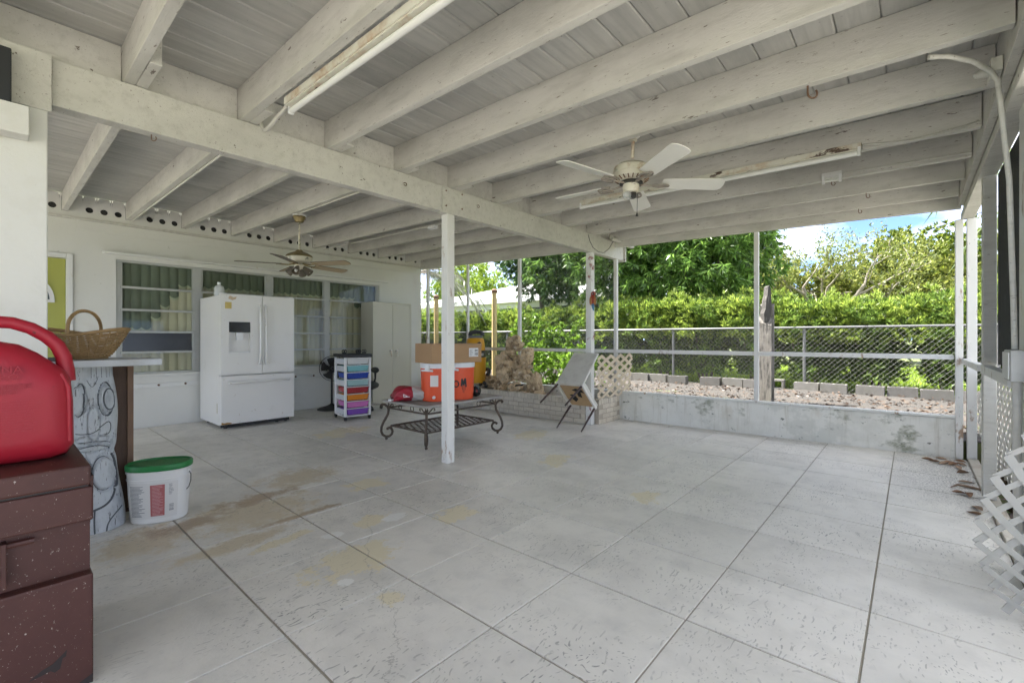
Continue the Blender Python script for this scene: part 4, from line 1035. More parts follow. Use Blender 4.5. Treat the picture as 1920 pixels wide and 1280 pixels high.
# cardboard box across both coolers
card = material('cardboard', (.40,.25,.13), .85, .1, 4, .1, 50, dirt=[((.30,.18,.09), 3, .5, .7, .5)])
zb = TZ+.0005+.428+.001
bxr = thing('cardboard_box', 'long brown cardboard box with a shipping label lying across both coolers', 'box', (3.50,4.06,zb), rz=R(-9))
obj('carton', MB().box(-.335,.335,-.19,.19,0,.215), card, bxr, False, bevel=.006)
obj('flap', MB().box(-.333,.333,-.188,-.002,.2155,.219), card, bxr, False); obj('flap', MB().box(-.333,.333,.002,.188,.2155,.219), card, bxr, False)
pl = obj('shipping_label', MB().box(.155,.285,-.1915,-.1903,.065,.165), material('label_paper', (.72,.72,.70), .7, .04), bxr, False)
mb = MB()
for k in range(9): mb.box(.235+.005*k, .235+.005*k+random.choice((.0018,.003)), -.1922,-.1916,.08,.115)
for k in range(7): mb.box(.162, .162+random.uniform(.02,.055), -.1922,-.1916,.078+.011*k,.081+.011*k)
mb.box(.237,.247,-.1922,-.1916,.125,.15); mb.box(.255,.275,-.1922,-.1916,.13,.145)
obj('print', mb, ink, pl, False)

# feed sack
sk = thing('feed_sack', 'rolled red and grey paper feed sack with a white checkered square lying on the table', 'sack', (3.12,4.27,TZ))
skc = Vector((3.12,4.27,TZ+.002)); ax = Vector((.93,-.36,0)).normalized(); nn = Vector((-ax.y, ax.x, 0))
rsk = np.random.RandomState(5)
def sackf(u, v):
    L_ = -.21 + .42*u; t = 2*math.pi*v
    e = (1-abs(2*u-1)**3.2)**.5 if 0 < u < 1 else .0
    h = .19*(.28+.72*e)*(1-.25*u); wv = 1+.07*math.sin(t*5+u*9)+.05*math.sin(t*9-u*23)
    r1, r2 = .135*(.45+.55*e)*wv, h/2*wv
    return skc + ax*L_ + nn*(r1*math.cos(t)) + Vector((0,0, max(.0, h/2 + r2*math.sin(t)*.98)))
sackm = bpy.data.materials.new('sack_paper'); sackm.use_nodes = True
nt = sackm.node_tree; bsd = nt.nodes['Principled BSDF']; bsd.inputs['Roughness'].default_value = .45
tc = nt.nodes.new('ShaderNodeNewGeometry'); dt = nt.nodes.new('ShaderNodeVectorMath'); dt.operation = 'DOT_PRODUCT'; dt.inputs[1].default_value = ax
nt.links.new(tc.outputs['Position'], dt.inputs[0])
cr_ = nt.nodes.new('ShaderNodeValToRGB'); mr = nt.nodes.new('ShaderNodeMapRange'); c_ = skc.dot(ax); mr.inputs['From Min'].default_value = c_-.22; mr.inputs['From Max'].default_value = c_+.22
nt.links.new(dt.outputs['Value'], mr.inputs['Value']); nt.links.new(mr.outputs[0], cr_.inputs['Fac'])
e = cr_.color_ramp.elements; cr_.color_ramp.interpolation = 'CONSTANT'
e[0].color = (.33,.012,.03,1); e[1].position = .47; e[1].color = (.50,.51,.50,1); e.new(.75).color = (.30,.38,.41,1); e.new(.88).color = (.45,.45,.43,1)
nt.links.new(cr_.outputs[0], bsd.inputs['Base Color'])
obj('sack', MB().sheet(sackf, 26, 40), sackm, sk, smooth=True)
mb = MB(); mbk = MB()
fv = (Vector((-.751,-.66,0))*.8 + Vector((0,0,.6))).normalized(); ex_ = ax; ey_ = (Vector((0,0,1))*.8+nn*.6).normalized()
cc_ = skc + ax*(-.085) - nn*.118 + Vector((0,0,.085))
mb.prism([(-.034,-.036),(.034,-.036),(.034,.036),(-.034,.036)], cc_, ex_, ey_, (ex_.cross(ey_))*.004)
ck = obj('checker_square', mb, lid, sk)
for i in range(3):
    for j in range(3):
        if (i+j) % 2 == 0: mbk.prism([(-.026+.018*i,-.027+.018*j),(-.026+.018*i+.015,-.027+.018*j),(-.026+.018*i+.015,-.027+.018*j+.015),(-.026+.018*i,-.027+.018*j+.015)], cc_+ex_.cross(ey_)*.0042, ex_, ey_, ex_.cross(ey_)*.001)
obj('checks', mbk, material('sack_red', (.28,.02,.03), .5), ck)
# shoe beside the sack
shoe = thing('shoe', 'dark sneaker with a red panel lying behind the feed sack on the table', 'shoe', (3.05,4.47,TZ), rz=R(35))
obj('upper', MB().ico((0,0,.048), 1, 3, lambda p: 1+.25*max(0,p.z)*(p.x>.2), sc=(.125,.045,.046)), material('grey_fabric', (.12,.12,.12), .8, .3, 20), shoe, False, smooth=True)
obj('sole', MB().prism([(-.125,-.04),(.06,-.045),(.12,-.03),(.135,0),(.12,.03),(.06,.045),(-.125,.04),(-.14,0)], (0,0,.001), (1,0,0), (0,1,0), (0,0,.022)), lid, shoe, False, bevel=.004)
obj('panel', MB().ico((-.085,-.012,.052), 1, 2, sc=(.04,.042,.034)), material('red_patch', (.30,.03,.04), .6), shoe, False, smooth=True)
# black bag beside cooler on the table
bg_ = thing('black_bundle', 'crumpled black plastic bundle lying on the table beside the lettered cooler', 'bundle', (3.86,4.02,TZ))
obj('bundle', MB().ico((3.87,4.00,TZ+.068), 1, 3, lambda p: 1+.14*math.sin(p.x*9+p.z*5)+.1*math.sin(p.y*13), sc=(.075,.06,.065)), material('glossy_black', (.014,.014,.015), .22, .2), bg_, smooth=True)
obj('red_tag', MB().cbox((3.845,3.945,TZ+.075), (.035,.012,.03), R(20)), material('dull_red', (.20,.04,.03), .6), bg_)

# wet/dry vacuum behind the table
vc = thing('shop_vacuum', 'yellow and black wet dry vacuum standing on the brick planter', 'vacuum', (5.46, 5.64, .337))
vx, vy = 5.46, 5.64
yel = material('yellow_plastic', (.62,.30,.015), .4, .06, 4)
vb = .337+.085
obj('tank', MB().lathe([(.002,vb),(.15,vb),(.165,vb+.03),(.18,vb+.22),(.186,vb+.42),(.19,vb+.43),(.002,vb+.43)], 36, (vx,vy,0)), yel, vc, smooth=35)
bd = obj('band', MB().lathe([(.002,vb+.4305),(.176,vb+.4305),(.180,vb+.44),(.172,vb+.55),(.002,vb+.55)], 36, (vx,vy,0)), MT['black'], vc, smooth=35)
obj('powerhead', MB().lathe([(.002,vb+.5505),(.170,vb+.5505),(.168,vb+.60),(.150,vb+.735),(.13,vb+.76),(.002,vb+.765)], 36, (vx,vy,0)), yel, vc, smooth=35)
obj('top_plate', MB().lathe([(.002,vb+.766),(.125,vb+.766),(.125,vb+.79),(.10,vb+.80),(.002,vb+.80)], 30, (vx,vy,0)), material('grey_plastic', (.14,.15,.16), .5), vc, smooth=35)
obj('handle', MB().tube([(vx-.09,vy+.04,vb+.80),(vx-.09,vy+.03,vb+.845),(vx-.03,vy,vb+.865),(vx+.06,vy-.05,vb+.865),(vx+.10,vy-.07,vb+.84),(vx+.10,vy-.07,vb+.80)], .035, 12), MT['black'], vc, smooth=50)
ta = toCam(vx, vy)
dv = Vector((math.cos(ta+.42), math.sin(ta+.42), 0))
pt_ = obj('exhaust_port', MB().tube([Vector((vx,vy,vb+.655))+dv*.13, Vector((vx,vy,vb+.655))+dv*.175], [.042,.040], 20), MT['black'], vc)
obj('port_bore', MB().tube([Vector((vx,vy,vb+.655))+dv*.1755, Vector((vx,vy,vb+.655))+dv*.177], .030, 20), material('bore', (.005,.005,.005), .9), pt_)
me = text_mesh('RIDGID', .062, .001, align='CENTER')
decal(me, lid, bd, on_cyl(vx, vy, vb+.462, .178, ta+.38), 'lettering')
for q in range(4):
    t = R(20)+math.pi/2*q; e_ = Vector((vx+.20*math.cos(t), vy+.20*math.sin(t), .337+.04))
    lg = obj('caster_arm', MB().tube([Vector((vx+.13*math.cos(t),vy+.13*math.sin(t),vb+.02)), e_+Vector((0,0,.03))], [.03,.022], 8), MT['black'], vc)
    obj('caster', MB().tube([e_+Vector((-.012,0,-.006)), e_+Vector((.012,0,-.006))], .034, 14), MT['black'], lg)
hs = []
for k in range(60):
    t = k/59; a = R(-75)+t*R(120); rr = .235
    hs.append((vx+rr*math.cos(a), vy+rr*math.sin(a), .337+.22+.10*math.sin(t*math.pi)-.04*t))
obj('hose', MB().tube(hs, [.028+.004*(k%2) for k in range(60)], 12), MT['black'], vc)
# ================================================================ PLANTER CORNER
from mathutils import noise as mnoise
brk = material('cream_brick', (.60,.54,.44), .85, .12, 20, .4, 70, dirt=[((.36,.30,.22), 9, .52, .72, .6)], objvar=.10)
mort = material('mortar', (.40,.35,.28), .95, .2, 30, .4, 80)
pn = thing('brick_planter', 'low cream brick planter wrapped round the chipped post at the screen corner', 'planter', (5.7, 4.6, 0))
PX, PY = 5.35, 3.205; PE = 6.25; PXE = 6.03
obj('core', MB().box(PX+.006, PX+.096, 3.36, PE, 0, .333), mort, pn)
obj('core', MB().box(5.447, PXE, PY+.006, PY+.096, 0, .333), mort, pn)
bk = MB().box(-.0475,.0475,-.0965,.0965,-.028,.028)
bme = bpy.data.meshes.new('brick'); bme.from_pydata(bk.v, [], bk.f); bme.materials.append(brk)
sk_ = MB().box(-.0485,.0485,-.029,.029,-.036,.036)
sme = bpy.data.meshes.new('brick'); sme.from_pydata(sk_.v, [], sk_.f); sme.materials.append(brk)
def brick(me, loc, rz):
    o = bpy.data.objects.new('brick', me); COL.objects.link(o); o.parent = pn; o.matrix_parent_inverse = getattr_mat(pn).inverted()
    o.location = loc; o.rotation_euler = (random.uniform(-.008,.008), random.uniform(-.008,.008), rz + random.uniform(-.006,.006))
    b = o.modifiers.new('bevel','BEVEL'); b.width = .003; b.segments = 1
for c in range(4):
    z = .034 + c*.066
    y = 3.36 + .1 + (.1015 if c % 2 else 0)
    while y + .1 < PE + .05: brick(bme, (PX+.05, y, z), 0); y += .203
    if c % 2:
        brick(sme, (PX+.05, 3.405, z), 0)
    x = 5.447 + .1 + (.1015 if c % 2 else 0)
    while x + .09 < PXE + .02: brick(bme, (x, PY+.05, z), R(90)); x += .203
y = 3.36+.032
while y < PE: brick(sme, (PX+.05, y, .302), 0); y += .0645
x = 5.447+.032
while x < PXE: brick(sme, (x, PY+.05, .302), R(90)); x += .0645
soil = material('planter_soil', (.20,.16,.11), .95, .4, 20, .6, 60)
obj('soil', MB().sheet(lambda u, v: (PX+.09 + u*(EX(PY+.1+v*2.9)-PX-.10), PY+.09+v*(PE-PY-.1), .17+.02*math.sin(v*30+u*7) + (.153-.02*math.sin(v*30+u*7))*min(1,max(0,(v*2.95-1.75)/.25))), 6, 60), soil, pn, smooth=True)
rkm = material('coral_rock', (.66,.50,.31), .95, .25, 9, 1.0, 40, dirt=[((.20,.13,.07), 6, .50, .62, .85), ((.74,.65,.50), 14, .54, .66, .7), ((.08,.055,.035), 22, .58, .66, .8)], objvar=.28)  # dark layers paint the shade of pits and crevices into the rock
rf = thing('rock_fountain', 'stacked brown coral rocks forming a rough fountain inside the brick planter', 'fountain', (5.72, 4.9, .2))
def rock(c, s, seed, sub=5, rot=0, amp=.36, fl=1):
    off = Vector((seed*7.3, seed*3.1, seed*1.7))
    m3 = Matrix.Rotation(rot, 3, 'X')
    mb = MB(); mb.ico((0,0,0), 1, sub)
    vs = []
    for v in mb.v:
        p = Vector(v)
        q = Vector(tuple(math.copysign(abs(a)**.88, a) for a in p))
        k = 1 + amp*mnoise.noise(p*1.3+off) + amp*.45*mnoise.noise(p*3.1+off) + amp*.36*mnoise.noise(p*7+off) + amp*.22*mnoise.noise(p*15+off) + amp*.16*mnoise.noise(p*31+off)
        vs.append(Vector(c) + m3 @ Vector((q.x*s[0], q.y*s[1], q.z*s[2]))*k*1.0)
    mb.v = [tuple(v) for v in vs]
    return obj('rock', mb, rkm, rf, smooth=True)
RX = 5.72
for i_, (u_, v_, hw, hh, rt_, dx_) in enumerate(((965,645,17,13,-.1,0),(953,662,16,6.5,.1,-.03),(989,668,11,16,-.15,0),(989,687,12,5,0,-.03),(951,692,20,27,.25,-.02),(980,702,19,12,-.25,-.05),(1003,722,13,23,.38,0),(937,724,13,11,0,-.06),(965,727,16,12,.1,.02),(920,716,16,13,.1,.02),(970,680,12,14,0,.08),(985,738,10,7,0,-.1),(945,738,10,6,0,-.1),(1012,738,8,8,.2,-.06))):
    p_ = on_x(u_, v_, RX+dx_); k_ = .0089
    rock((p_.x, p_.y, p_.z), (min(hw,hh)*k_*.85+.03, hw*k_, hh*k_), i_+1, rot=-rt_)
obj('spout', MB().tube([(RX-.1,4.86,.40),(RX-.16,4.80,.42),(RX-.2,4.70,.435),(RX-.21,4.62,.44)], .014, 8), MT['black'], rf)

# ---- lattice panels: every slat its own strip bent over a surface
def lattice(root, mat, fn, S, H, pitch, w, t, name='slat', jit=0, n=14):
    """fn(s,h,off) -> point; slats cross at 45 degrees in (s,h)"""
    for layer, sg in ((0, 1), (1, -1)):
        k = -int(H/pitch) - 1 if sg > 0 else 0
        c = (-H if sg > 0 else 0) + pitch*.5
        while c < (S if sg > 0 else S+H):
            # s = c + sg*h
            h0, h1 = 0, H
            if sg > 0: h0, h1 = max(0, -c), min(H, S-c)
            else: h0, h1 = max(0, c-S), min(H, c)
            if h1-h0 > .05:
                h0 += random.uniform(-jit, jit); h1 += random.uniform(-jit, jit)
                mb = MB(); vs = []; o1, o2 = (0, t) if layer == 0 else (t+.0006, 2*t+.0006)
                m_ = max(2, int(n*(h1-h0)/H))
                ww = w/2*.7071
                for i in range(m_+1):
                    h = h0+(h1-h0)*i/m_; s = c+sg*h
                    for ds, dh, o_ in ((-ww,sg*ww,o1),(ww,-sg*ww,o1),(ww,-sg*ww,o2),(-ww,sg*ww,o2)):
                        vs.append(fn(s+ds, max(0, h+dh), o_))
                fs = [(0,1,2,3), tuple(m_*4+q for q in (3,2,1,0))]
                for i in range(m_):
                    for q in range(4): fs.append((i*4+q, i*4+(q+1)%4, (i+1)*4+(q+1)%4, (i+1)*4+q))
                mb.add(vs, fs); obj(name, mb, mat, root, smooth=30)
            c += pitch
ltan = material('tan_lattice_plastic', (.60,.50,.36), .5, .08, 6, dirt=[((.38,.28,.17), 8, .55, .75, .5)])
lwhite = material('white_lattice_plastic', (.72,.69,.62), .5, .06, 6, dirt=[((.45,.40,.32), 8, .55, .75, .5)])
lgrey = material('grey_lattice_plastic', (.36,.35,.32), .5, .08, 6, dirt=[((.38,.36,.32), 6, .5, .75, .6)])
lp = thing('lattice_panel', 'tan plastic lattice panel standing on the side of the brick planter', 'lattice', (5.75, 3.12, .335))
lattice(lp, ltan, lambda s, h, o: (5.44+1.75*s, 3.235 - .11*math.sin(min(1,max(0,s)/.46)*1.5)**2*(.5+.5*h/.62) + o - .02, .338+h+.06*max(0,s-.2)), .46, .60, .118, .034, .006)
lp2 = thing('lattice_panel', 'white plastic lattice panel standing in the leaves outside the side frame', 'lattice', (5.4, -.62, -.06))
lattice(lp2, lwhite, lambda s, h, o: (6.45-s, -.54-.075*s+.05*math.sin(h*3.2) - o, -.062+h), 2.2, .92, .115, .036, .006, jit=.01)
lp3 = thing('lattice_panel', 'bowed grey plastic lattice panel curling over the floor at the open side', 'lattice', (2.85, -.5, 0))
lattice(lp3, lgrey, lambda s, h, o: (2.90 - .20*math.cos((h-.36)*2.2) + .12*s - o, -.195 - s*.95 - .62*(h-.36)**2 - .10*abs(h-.36), .003+h), .80, .92, .092, .025, .005, jit=.003, n=26)

# ---- tipped chair
ch = thing('broken_chair', 'grey vinyl dining chair with a torn seat tipped against the planter', 'chair', (5.0, 3.3, 0))
vin = material('worn_grey_vinyl', (.66,.64,.57), .5, .08, 4, dirt=[((.35,.33,.28), 5, .5, .7, .5)])
legm = material('dark_brown_leg', (.06,.035,.028), .45, .3, 10)
E1 = Vector((4.865,0,.605)); dA = Vector((.715,0,.70)).normalized(); dB = Vector((.70,0,-.71)).normalized(); nA = -dB
ya, yb = 3.09, 3.505
def slab(o, d, n, L, t, y0, y1, mat, name, parent, bev=.02, taper=0):
    mb = MB(); m_ = 10
    a = o
    vs = []
    for q, (l, tt) in enumerate(((0,0),(L,0),(L,t),(0,t))):
        for yy in (y0 + taper*l/L, y1 - taper*l/L): vs.append(a + d*l + n*tt + Vector((0,yy,0)))
    mb.add(vs, [(0,1,3,2),(2,3,5,4),(4,5,7,6),(6,7,1,0),(0,2,4,6),(1,7,5,3)])
    return obj(name, mb, mat, parent, bevel=bev)
slab(E1 + dA*.02, dA, nA, .53, -.034, ya+.0, yb-.0, vin, 'backrest', ch, .022, .012)
seat = slab(E1 + dB*.0, dB, dA, .47, .045, ya, yb, vin, 'seat', ch, .012)
seat_under = slab(E1 + dB*.05 - dA*.004, dB, dA, .39, -.012, ya+.04, yb-.04, material('plywood_seat_pan', (.46,.31,.16), .8, .2, 12), 'seat_pan', ch, .003)
tornm = material('torn_webbing', (.02,.018,.016), .8, .3)
mb = MB(); 
for pts in ([(.10,.06),(.16,.05),(.15,.10),(.26,.12),(.24,.17),(.14,.16),(.12,.22),(.08,.15)], [(.20,.22),(.30,.20),(.36,.26),(.28,.30),(.26,.26),(.22,.30)]):
    mb.prism([(a, b_) for a, b_ in pts], E1 - dA*.019 + Vector((0,ya,0)), dB, (0,1,0), -dA*.003)
obj('torn_lining', mb, tornm, seat)
for yy in (ya+.012, yb-.012): obj('seat_rail', MB().beam(E1+dB*.0-dA*.012+Vector((0,yy,0)), E1+dB*.47-dA*.012+Vector((0,yy,0)), .026, .04, dA), lwhite, ch, bevel=.003)
for yy in (ya+.02, yb-.02):
    e_ = E1+Vector((0,yy,0)); f_ = Vector((4.50,yy,.375))
    obj('leg', MB().tube([e_+dB*.02-dA*.02, f_], [.016,.011], 8), legm, ch, smooth=50)
    b_ = E1+dB*.455+Vector((0,yy,0)); g_ = Vector((4.85,yy,.0085))
    obj('leg', MB().tube([b_-dA*.02, g_], [.016,.009], 8), legm, ch, smooth=50)

# ---- parrot ornament on the post
pr = thing('parrot_ornament', 'small red and blue parrot ornament hanging on the chipped post', 'ornament', (5.30, 3.25, 1.6))
pc = Vector((5.325, 3.235, 1.70))
obj('body', MB().ico(pc, 1, 3, sc=(.032,.035,.065)), material('parrot_red', (.32,.05,.03), .5, .3, 30), pr, smooth=True)
hd = obj('head', MB().ico(pc+Vector((-.004,-.012,.075)), .032, 3), bpy.data.materials['parrot_red'], pr, smooth=True)
obj('face', MB().ico(pc+Vector((-.022,-.02,.073)), .016, 2), lid, hd, smooth=True)
obj('beak', MB().tube([pc+Vector((-.028,-.026,.074)), pc+Vector((-.042,-.034,.066)), pc+Vector((-.040,-.034,.052))], [.012,.008,.002], 8), MT['black'], hd)
for s_ in (-1,1): obj('wing', MB().ico(pc+Vector((-.016+s_*-.012,-.012+s_*.024,-.02)), 1, 2, sc=(.014,.02,.06)), material('parrot_orange' , (.40,.17,.05), .5) if s_ < 0 else bpy.data.materials['parrot_orange'], pr, smooth=True)
obj('tail', MB().tube([pc+Vector((0,0,-.05)), pc+Vector((.004,-.004,-.10)), pc+Vector((.010,-.010,-.15))], [.028,.020,.008], 8, flat=.5), material('parrot_blue', (.10,.25,.42), .5), pr, smooth=True)

# ================================================================ LEFT FOREGROUND
# tool chest
chm = material('brown_red_steel', (.060,.017,.012), .55, .14, 5, .08, 60, dirt=[((.09,.03,.022), 3, .45, .7, .6), ((.46,.40,.36), 55, .735, .75, .85, (1.6,1,1)), ((.40,.36,.32), 120, .72, .74, .7), ((.03,.014,.012), 2.2, .55, .72, .6)])
tcst = thing('tool_chest', 'dark red steel tool chest with a recessed latch band and chipped paint', 'tool chest', (-.35, 2.4, 0))
X0, X1, Y0_, Y1_ = -.95, .223, 2.10, 2.72
obj('lower_body', MB().box(X0, X1, Y0_, Y1_, .0, .372), chm, tcst, bevel=.006)
obj('latch_band', MB().box(X0+.004, X1-.004, Y0_+.045, Y1_-.004, .3725, .5525), chm, tcst)
obj('upper_body', MB().box(X0, X1, Y0_, Y1_, .553, .668), chm, tcst, bevel=.006)
obj('lid', MB().box(X0-.002, X1-.006, Y0_-.010, Y1_, .676, .744), chm, tcst, bevel=.008)
obj('lid_gap', MB().box(X0+.01, X1-.012, Y0_+.01, Y1_-.01, .6685, .6755), MT['black'], tcst)
lt = obj('latch', MB().box(-.10, .02, Y0_+.008, Y0_+.0445, .42, .435), chm, tcst, bevel=.003)
obj('latch_bar', MB().box(.012, .024, Y0_+.003, Y0_+.044, .395, .535), chm, lt, bevel=.002); obj('latch_pin', MB().tube([(-.03,Y0_+.03,.52),(.085,Y0_+.03,.52)], .010, 8), chm, lt)
obj('side_hasp', MB().box(X1-.0055, X1+.002, Y0_+.02, Y0_+.07, .64, .70), chm, tcst)
blk = material('bare_dark_patch', (.03,.022,.02), .8)
for pg, (ox, oz) in (([(0,0),(.03,.02),(.055,.028),(.08,.05),(.088,.058),(.086,.038),(.078,.035),(.072,.004),(.06,-.002),(.05,.008),(.03,.004)],(.07,.085)), ([(0,0),(.02,.0),(.03,.02),(.045,.024),(.05,.036),(.03,.03),(.01,.012)],(.01,.045)), ([(0,0),(.09,0),(.09,.03),(.05,.012)],(.132,.002))):
    obj('bare_patch', MB().prism(pg, (ox,Y0_-.0012,oz), (1,0,0), (0,0,1), (0,.001,0)), blk, tcst)

# petrol can
redp = material('red_polyethylene', (.33,.010,.024), .48, .08, 4, .05, 50, dirt=[((.30,.015,.02), 4, .5, .75, .5), ((.55,.16,.18), 9, .6, .8, .25), ((.06,.02,.02), 30, .72, .76, .7)], spec=.4)
gc = thing('petrol_can', 'big red plastic petrol can with embossed lettering on the tool chest', 'petrol can', (-.05, 2.36, .745))
body = [(-.26,.0),(.13,.0),(.172,.012),(.192,.045),(.190,.20),(.182,.285),(.165,.315),(.10,.375),(.055,.405),(.0,.418),(-.08,.42),(-.2,.40),(-.28,.36),(-.30,.30),(-.30,.04),(-.285,.012)]
GY0, GY1 = 2.245, 2.50; GZ0 = .7455
mb = MB(); N_ = len(body); cx_, cz_ = -.05, .2
rings_ = [(GY0+.0, .86), (GY0+.004,.90), (GY0+.014,.945), (GY0+.032,.982), (GY0+.06,1.0), (GY1-.06,1.0), (GY1-.032,.982), (GY1-.014,.945), (GY1,.88)]
# refine outline
out_ = []
for i in range(N_):
    a, b_ = body[i], body[(i+1)%N_]
    for q in range(4): out_.append((a[0]+(b_[0]-a[0])*q/4, a[1]+(b_[1]-a[1])*q/4))
def inset(p, k):
    d_ = .075*(1-k)/.14
    dx_, dz_ = p[0]-cx_, p[1]-cz_
    return (p[0]-math.copysign(min(abs(dx_), d_)*min(1,abs(dx_)/.12), dx_), p[1]-math.copysign(min(abs(dz_), d_)*min(1,abs(dz_)/.12), dz_))
vs = []; fs = []; n_ = len(out_)
for (yy, k) in rings_:
    for p in out_:
        q = inset(p, k); zz = max(0.0, q[1]) if yy not in () else q[1]
        vs.append((q[0], yy, GZ0+zz))
for i in range(len(rings_)-1):
    for j in range(n_): fs.append((i*n_+j, i*n_+(j+1)%n_, (i+1)*n_+(j+1)%n_, (i+1)*n_+j))
fs += [tuple(range(n_)), tuple(range((len(rings_)-1)*n_, len(rings_)*n_))]
mb.add(vs, fs)
cbody = obj('body', mb, redp, gc, smooth=55)
hy_ = (GY0+GY1)/2 - .02
hp = [(.176,.27),(.174,.31),(.168,.36),(.152,.40),(.125,.432),(.085,.462),(.04,.480),(-.02,.484),(-.09,.482),(-.15,.465),(-.19,.43),(-.21,.38)]
obj('handle', MB().tube([(a, hy_, GZ0+c_) for a, c_ in hp], [.026,.025,.023,.022,.022,.0215,.021,.021,.021,.022,.024,.028], 14, flat=1.0), redp, gc, smooth=70)
obj('filler_cap', MB().lathe([(.002,.40),(.045,.40),(.046,.44),(.04,.452),(.002,.453)], 24, (-.26,hy_,GZ0-.01)), MT['black'], gc, smooth=40)
obj('side_rib', MB().tube([(.155,GY0+.035,GZ0+.30),(.175,GY0+.030,GZ0+.25),(.178,GY0+.030,GZ0+.06)], .008, 8), redp, gc, smooth=60)
def ctext(txt, u_end, v_base, size):
    p = on_y(u_end, v_base, GY0)
    m = Matrix.Translation((p.x, GY0-.0002, p.z)) @ Matrix.Rotation(R(90), 4, 'X')
    me = text_mesh(txt, size, .0035, m, 'RIGHT'); mesh_obj('embossed_text', me, redp, cbody)
ctext('GASOLINA', 43, 699, .034); ctext('PELIGRO', 37, 713, .034); ctext('EXTREMADAMENTE', 60, 728, .024); ctext('INFLAMABLE', 33, 739, .024)
mb = MB(); zl = on_y(20, 752, GY0).z
rr_ = random.Random(3)
for k in range(13):
    x = -.16
    xe = .105 + rr_.uniform(-.02,.01)
    while x < xe:
        l = rr_.uniform(.012,.03); mb.box(x, min(xe,x+l), GY0-.0022, GY0+.0005, zl-.0085*k-.0032, zl-.0085*k); x += l+.005
obj('embossed_lines', mb, redp, cbody)

# bar counter
cnt = material('grey_painted_counter', (.50,.52,.53), .5, .06, 3, dirt=[((.33,.32,.28), 4, .5, .7, .5)])
br_ = thing('bar_counter', 'grey topped bar counter on a dark timber panel behind the white pier', 'counter', (.2, 3.8, 0))
top = [(-.75,3.50),(.688,3.50),(.688,3.60),(.66,3.80),(.58,3.98),(.46,4.10),(.30,4.15),(-.75,4.15)]
obj('top', MB().prism(top, (0,0,1.008), (1,0,0), (0,1,0), (0,0,.039)), cnt, br_, bevel=.004)
drk = material('dark_stained_timber', (.085,.05,.032), .7, .35, 6, .3, 40, stretch=(6,6,1), dirt=[((.22,.15,.10), 12, .6, .7, .5)])
grp = material('grey_painted_ply', (.20,.21,.23), .7, .15, 6, dirt=[((.08,.05,.035), 5, .52, .6, .9, (1,1,.3))])
obj('panel', MB().box(-.70, .585, 4.005, 4.035, .03, 1.0075), grp, br_)
obj('edge_board', MB().box(.50, .612, 3.99, 4.0045, .0, 1.0075), drk, br_, bevel=.003)
obj('edge_strip', MB().box(.592, .624, 3.972, 3.9895, .03, 1.0075), material('brown_edge_strip', (.20,.12,.075), .7, .25, 8, .2, 40, stretch=(4,4,1)), br_, bevel=.003)
obj('plinth', MB().box(-.70, .63, 4.0, 4.06, 0, .0295), MT['black'], br_)
# carved tiki post
tk = thing('tiki_post', 'white washed wooden tiki carving under the end of the bar counter', 'carving', (.41, 3.83, 0))
tkm = material('whitewashed_wood', (.58,.61,.63), .7, .12, 5, .4, 30, stretch=(4,4,1), dirt=[((.30,.33,.36), 4, .5, .68, .7, (2,2,1)), ((.06,.06,.06), 26, .66, .70, .8, (3,3,.5))])
tcx, tcy = .405, 3.83
rz_ = lambda z: .165 - .055*(z/1.0) + .012*math.sin(z*9+1)*(z<.95) - .010*math.exp(-((z-.47)/.03)**2)
ca = math.atan2(-tcy, -tcx)
def relief(a, z):
    da = (a-ca+math.pi) % (2*math.pi) - math.pi
    v = 0
    for (a0, z0, ra, rz0, h) in ((.55,.80,.30,.085,.022),(-.62,.80,.30,.085,.022),(.02,.66,.22,.10,.018),(.42,.35,.42,.095,.030),(-.5,.35,.40,.09,.03),(0,.56,.7,.022,.014),(0,.505,.75,.018,.012),(.95,.40,.12,.18,.012)):
        q = ((da-a0)/ra)**2 + ((z-z0)/rz0)**2
        if q < 1.25: v += h*max(0, min(1, (1.25-q)*2.2))
        if 1.0 < q < 1.5: v -= .010
    return v
def tks(u, v):
    a = 2*math.pi*u; z = v*1.006; rr = rz_(z) + relief(a, z) - .02
    return (tcx+rr*math.cos(a), tcy+rr*math.sin(a), z)
body_ = obj('carved_log', MB().sheet(tks, 120, 130), tkm, tk, smooth=50)
linem = material('groove_shade_tone', (.10,.11,.12), .8, .3)  # dark tubes stand in for the shade inside the carved grooves
def groove(pts, r_=.006, nm='groove_shade_line'):
    P3 = []; r_ = r_*.75
    for _ in range(2):   # corner cutting
        q_ = [pts[0]]
        for (a, b_) in zip(pts, pts[1:]): q_ += [(a[0]*.75+b_[0]*.25, a[1]*.75+b_[1]*.25), (a[0]*.25+b_[0]*.75, a[1]*.25+b_[1]*.75)]
        pts = q_ + [pts[-1]]
    for i in range(len(pts)-1):
        for q in range(3):
            t = q/3; a = ca + pts[i][0]+(pts[i+1][0]-pts[i][0])*t; z = pts[i][1]+(pts[i+1][1]-pts[i][1])*t
            rr = rz_(z)+relief(a, z)-.0205
            P3.append((tcx+rr*math.cos(a), tcy+rr*math.sin(a), z))
    obj(nm, MB().tube(P3, r_, 6), linem, body_)
el = lambda a0, z0, ra, rz0, f0=0, f1=2*math.pi: [(a0+ra*math.cos(t), z0+rz0*math.sin(t)) for t in [f0+(f1-f0)*q/16 for q in range(17)]]
groove(el(.58,.80,.36,.105), .006); groove(el(.60,.80,.24,.065), .006); groove(el(-.66,.80,.34,.10), .006)
groove([(-.75,.60),(-.4,.595),(0,.60),(.35,.64),(.65,.665),(.8,.64),(.75,.59),(.5,.58)], .004); groove([(-.7,.545),(-.2,.55),(.3,.548),(.8,.53)], .0035); groove([(-.7,.505),(-.1,.525),(.4,.52),(.85,.49)], .0035)
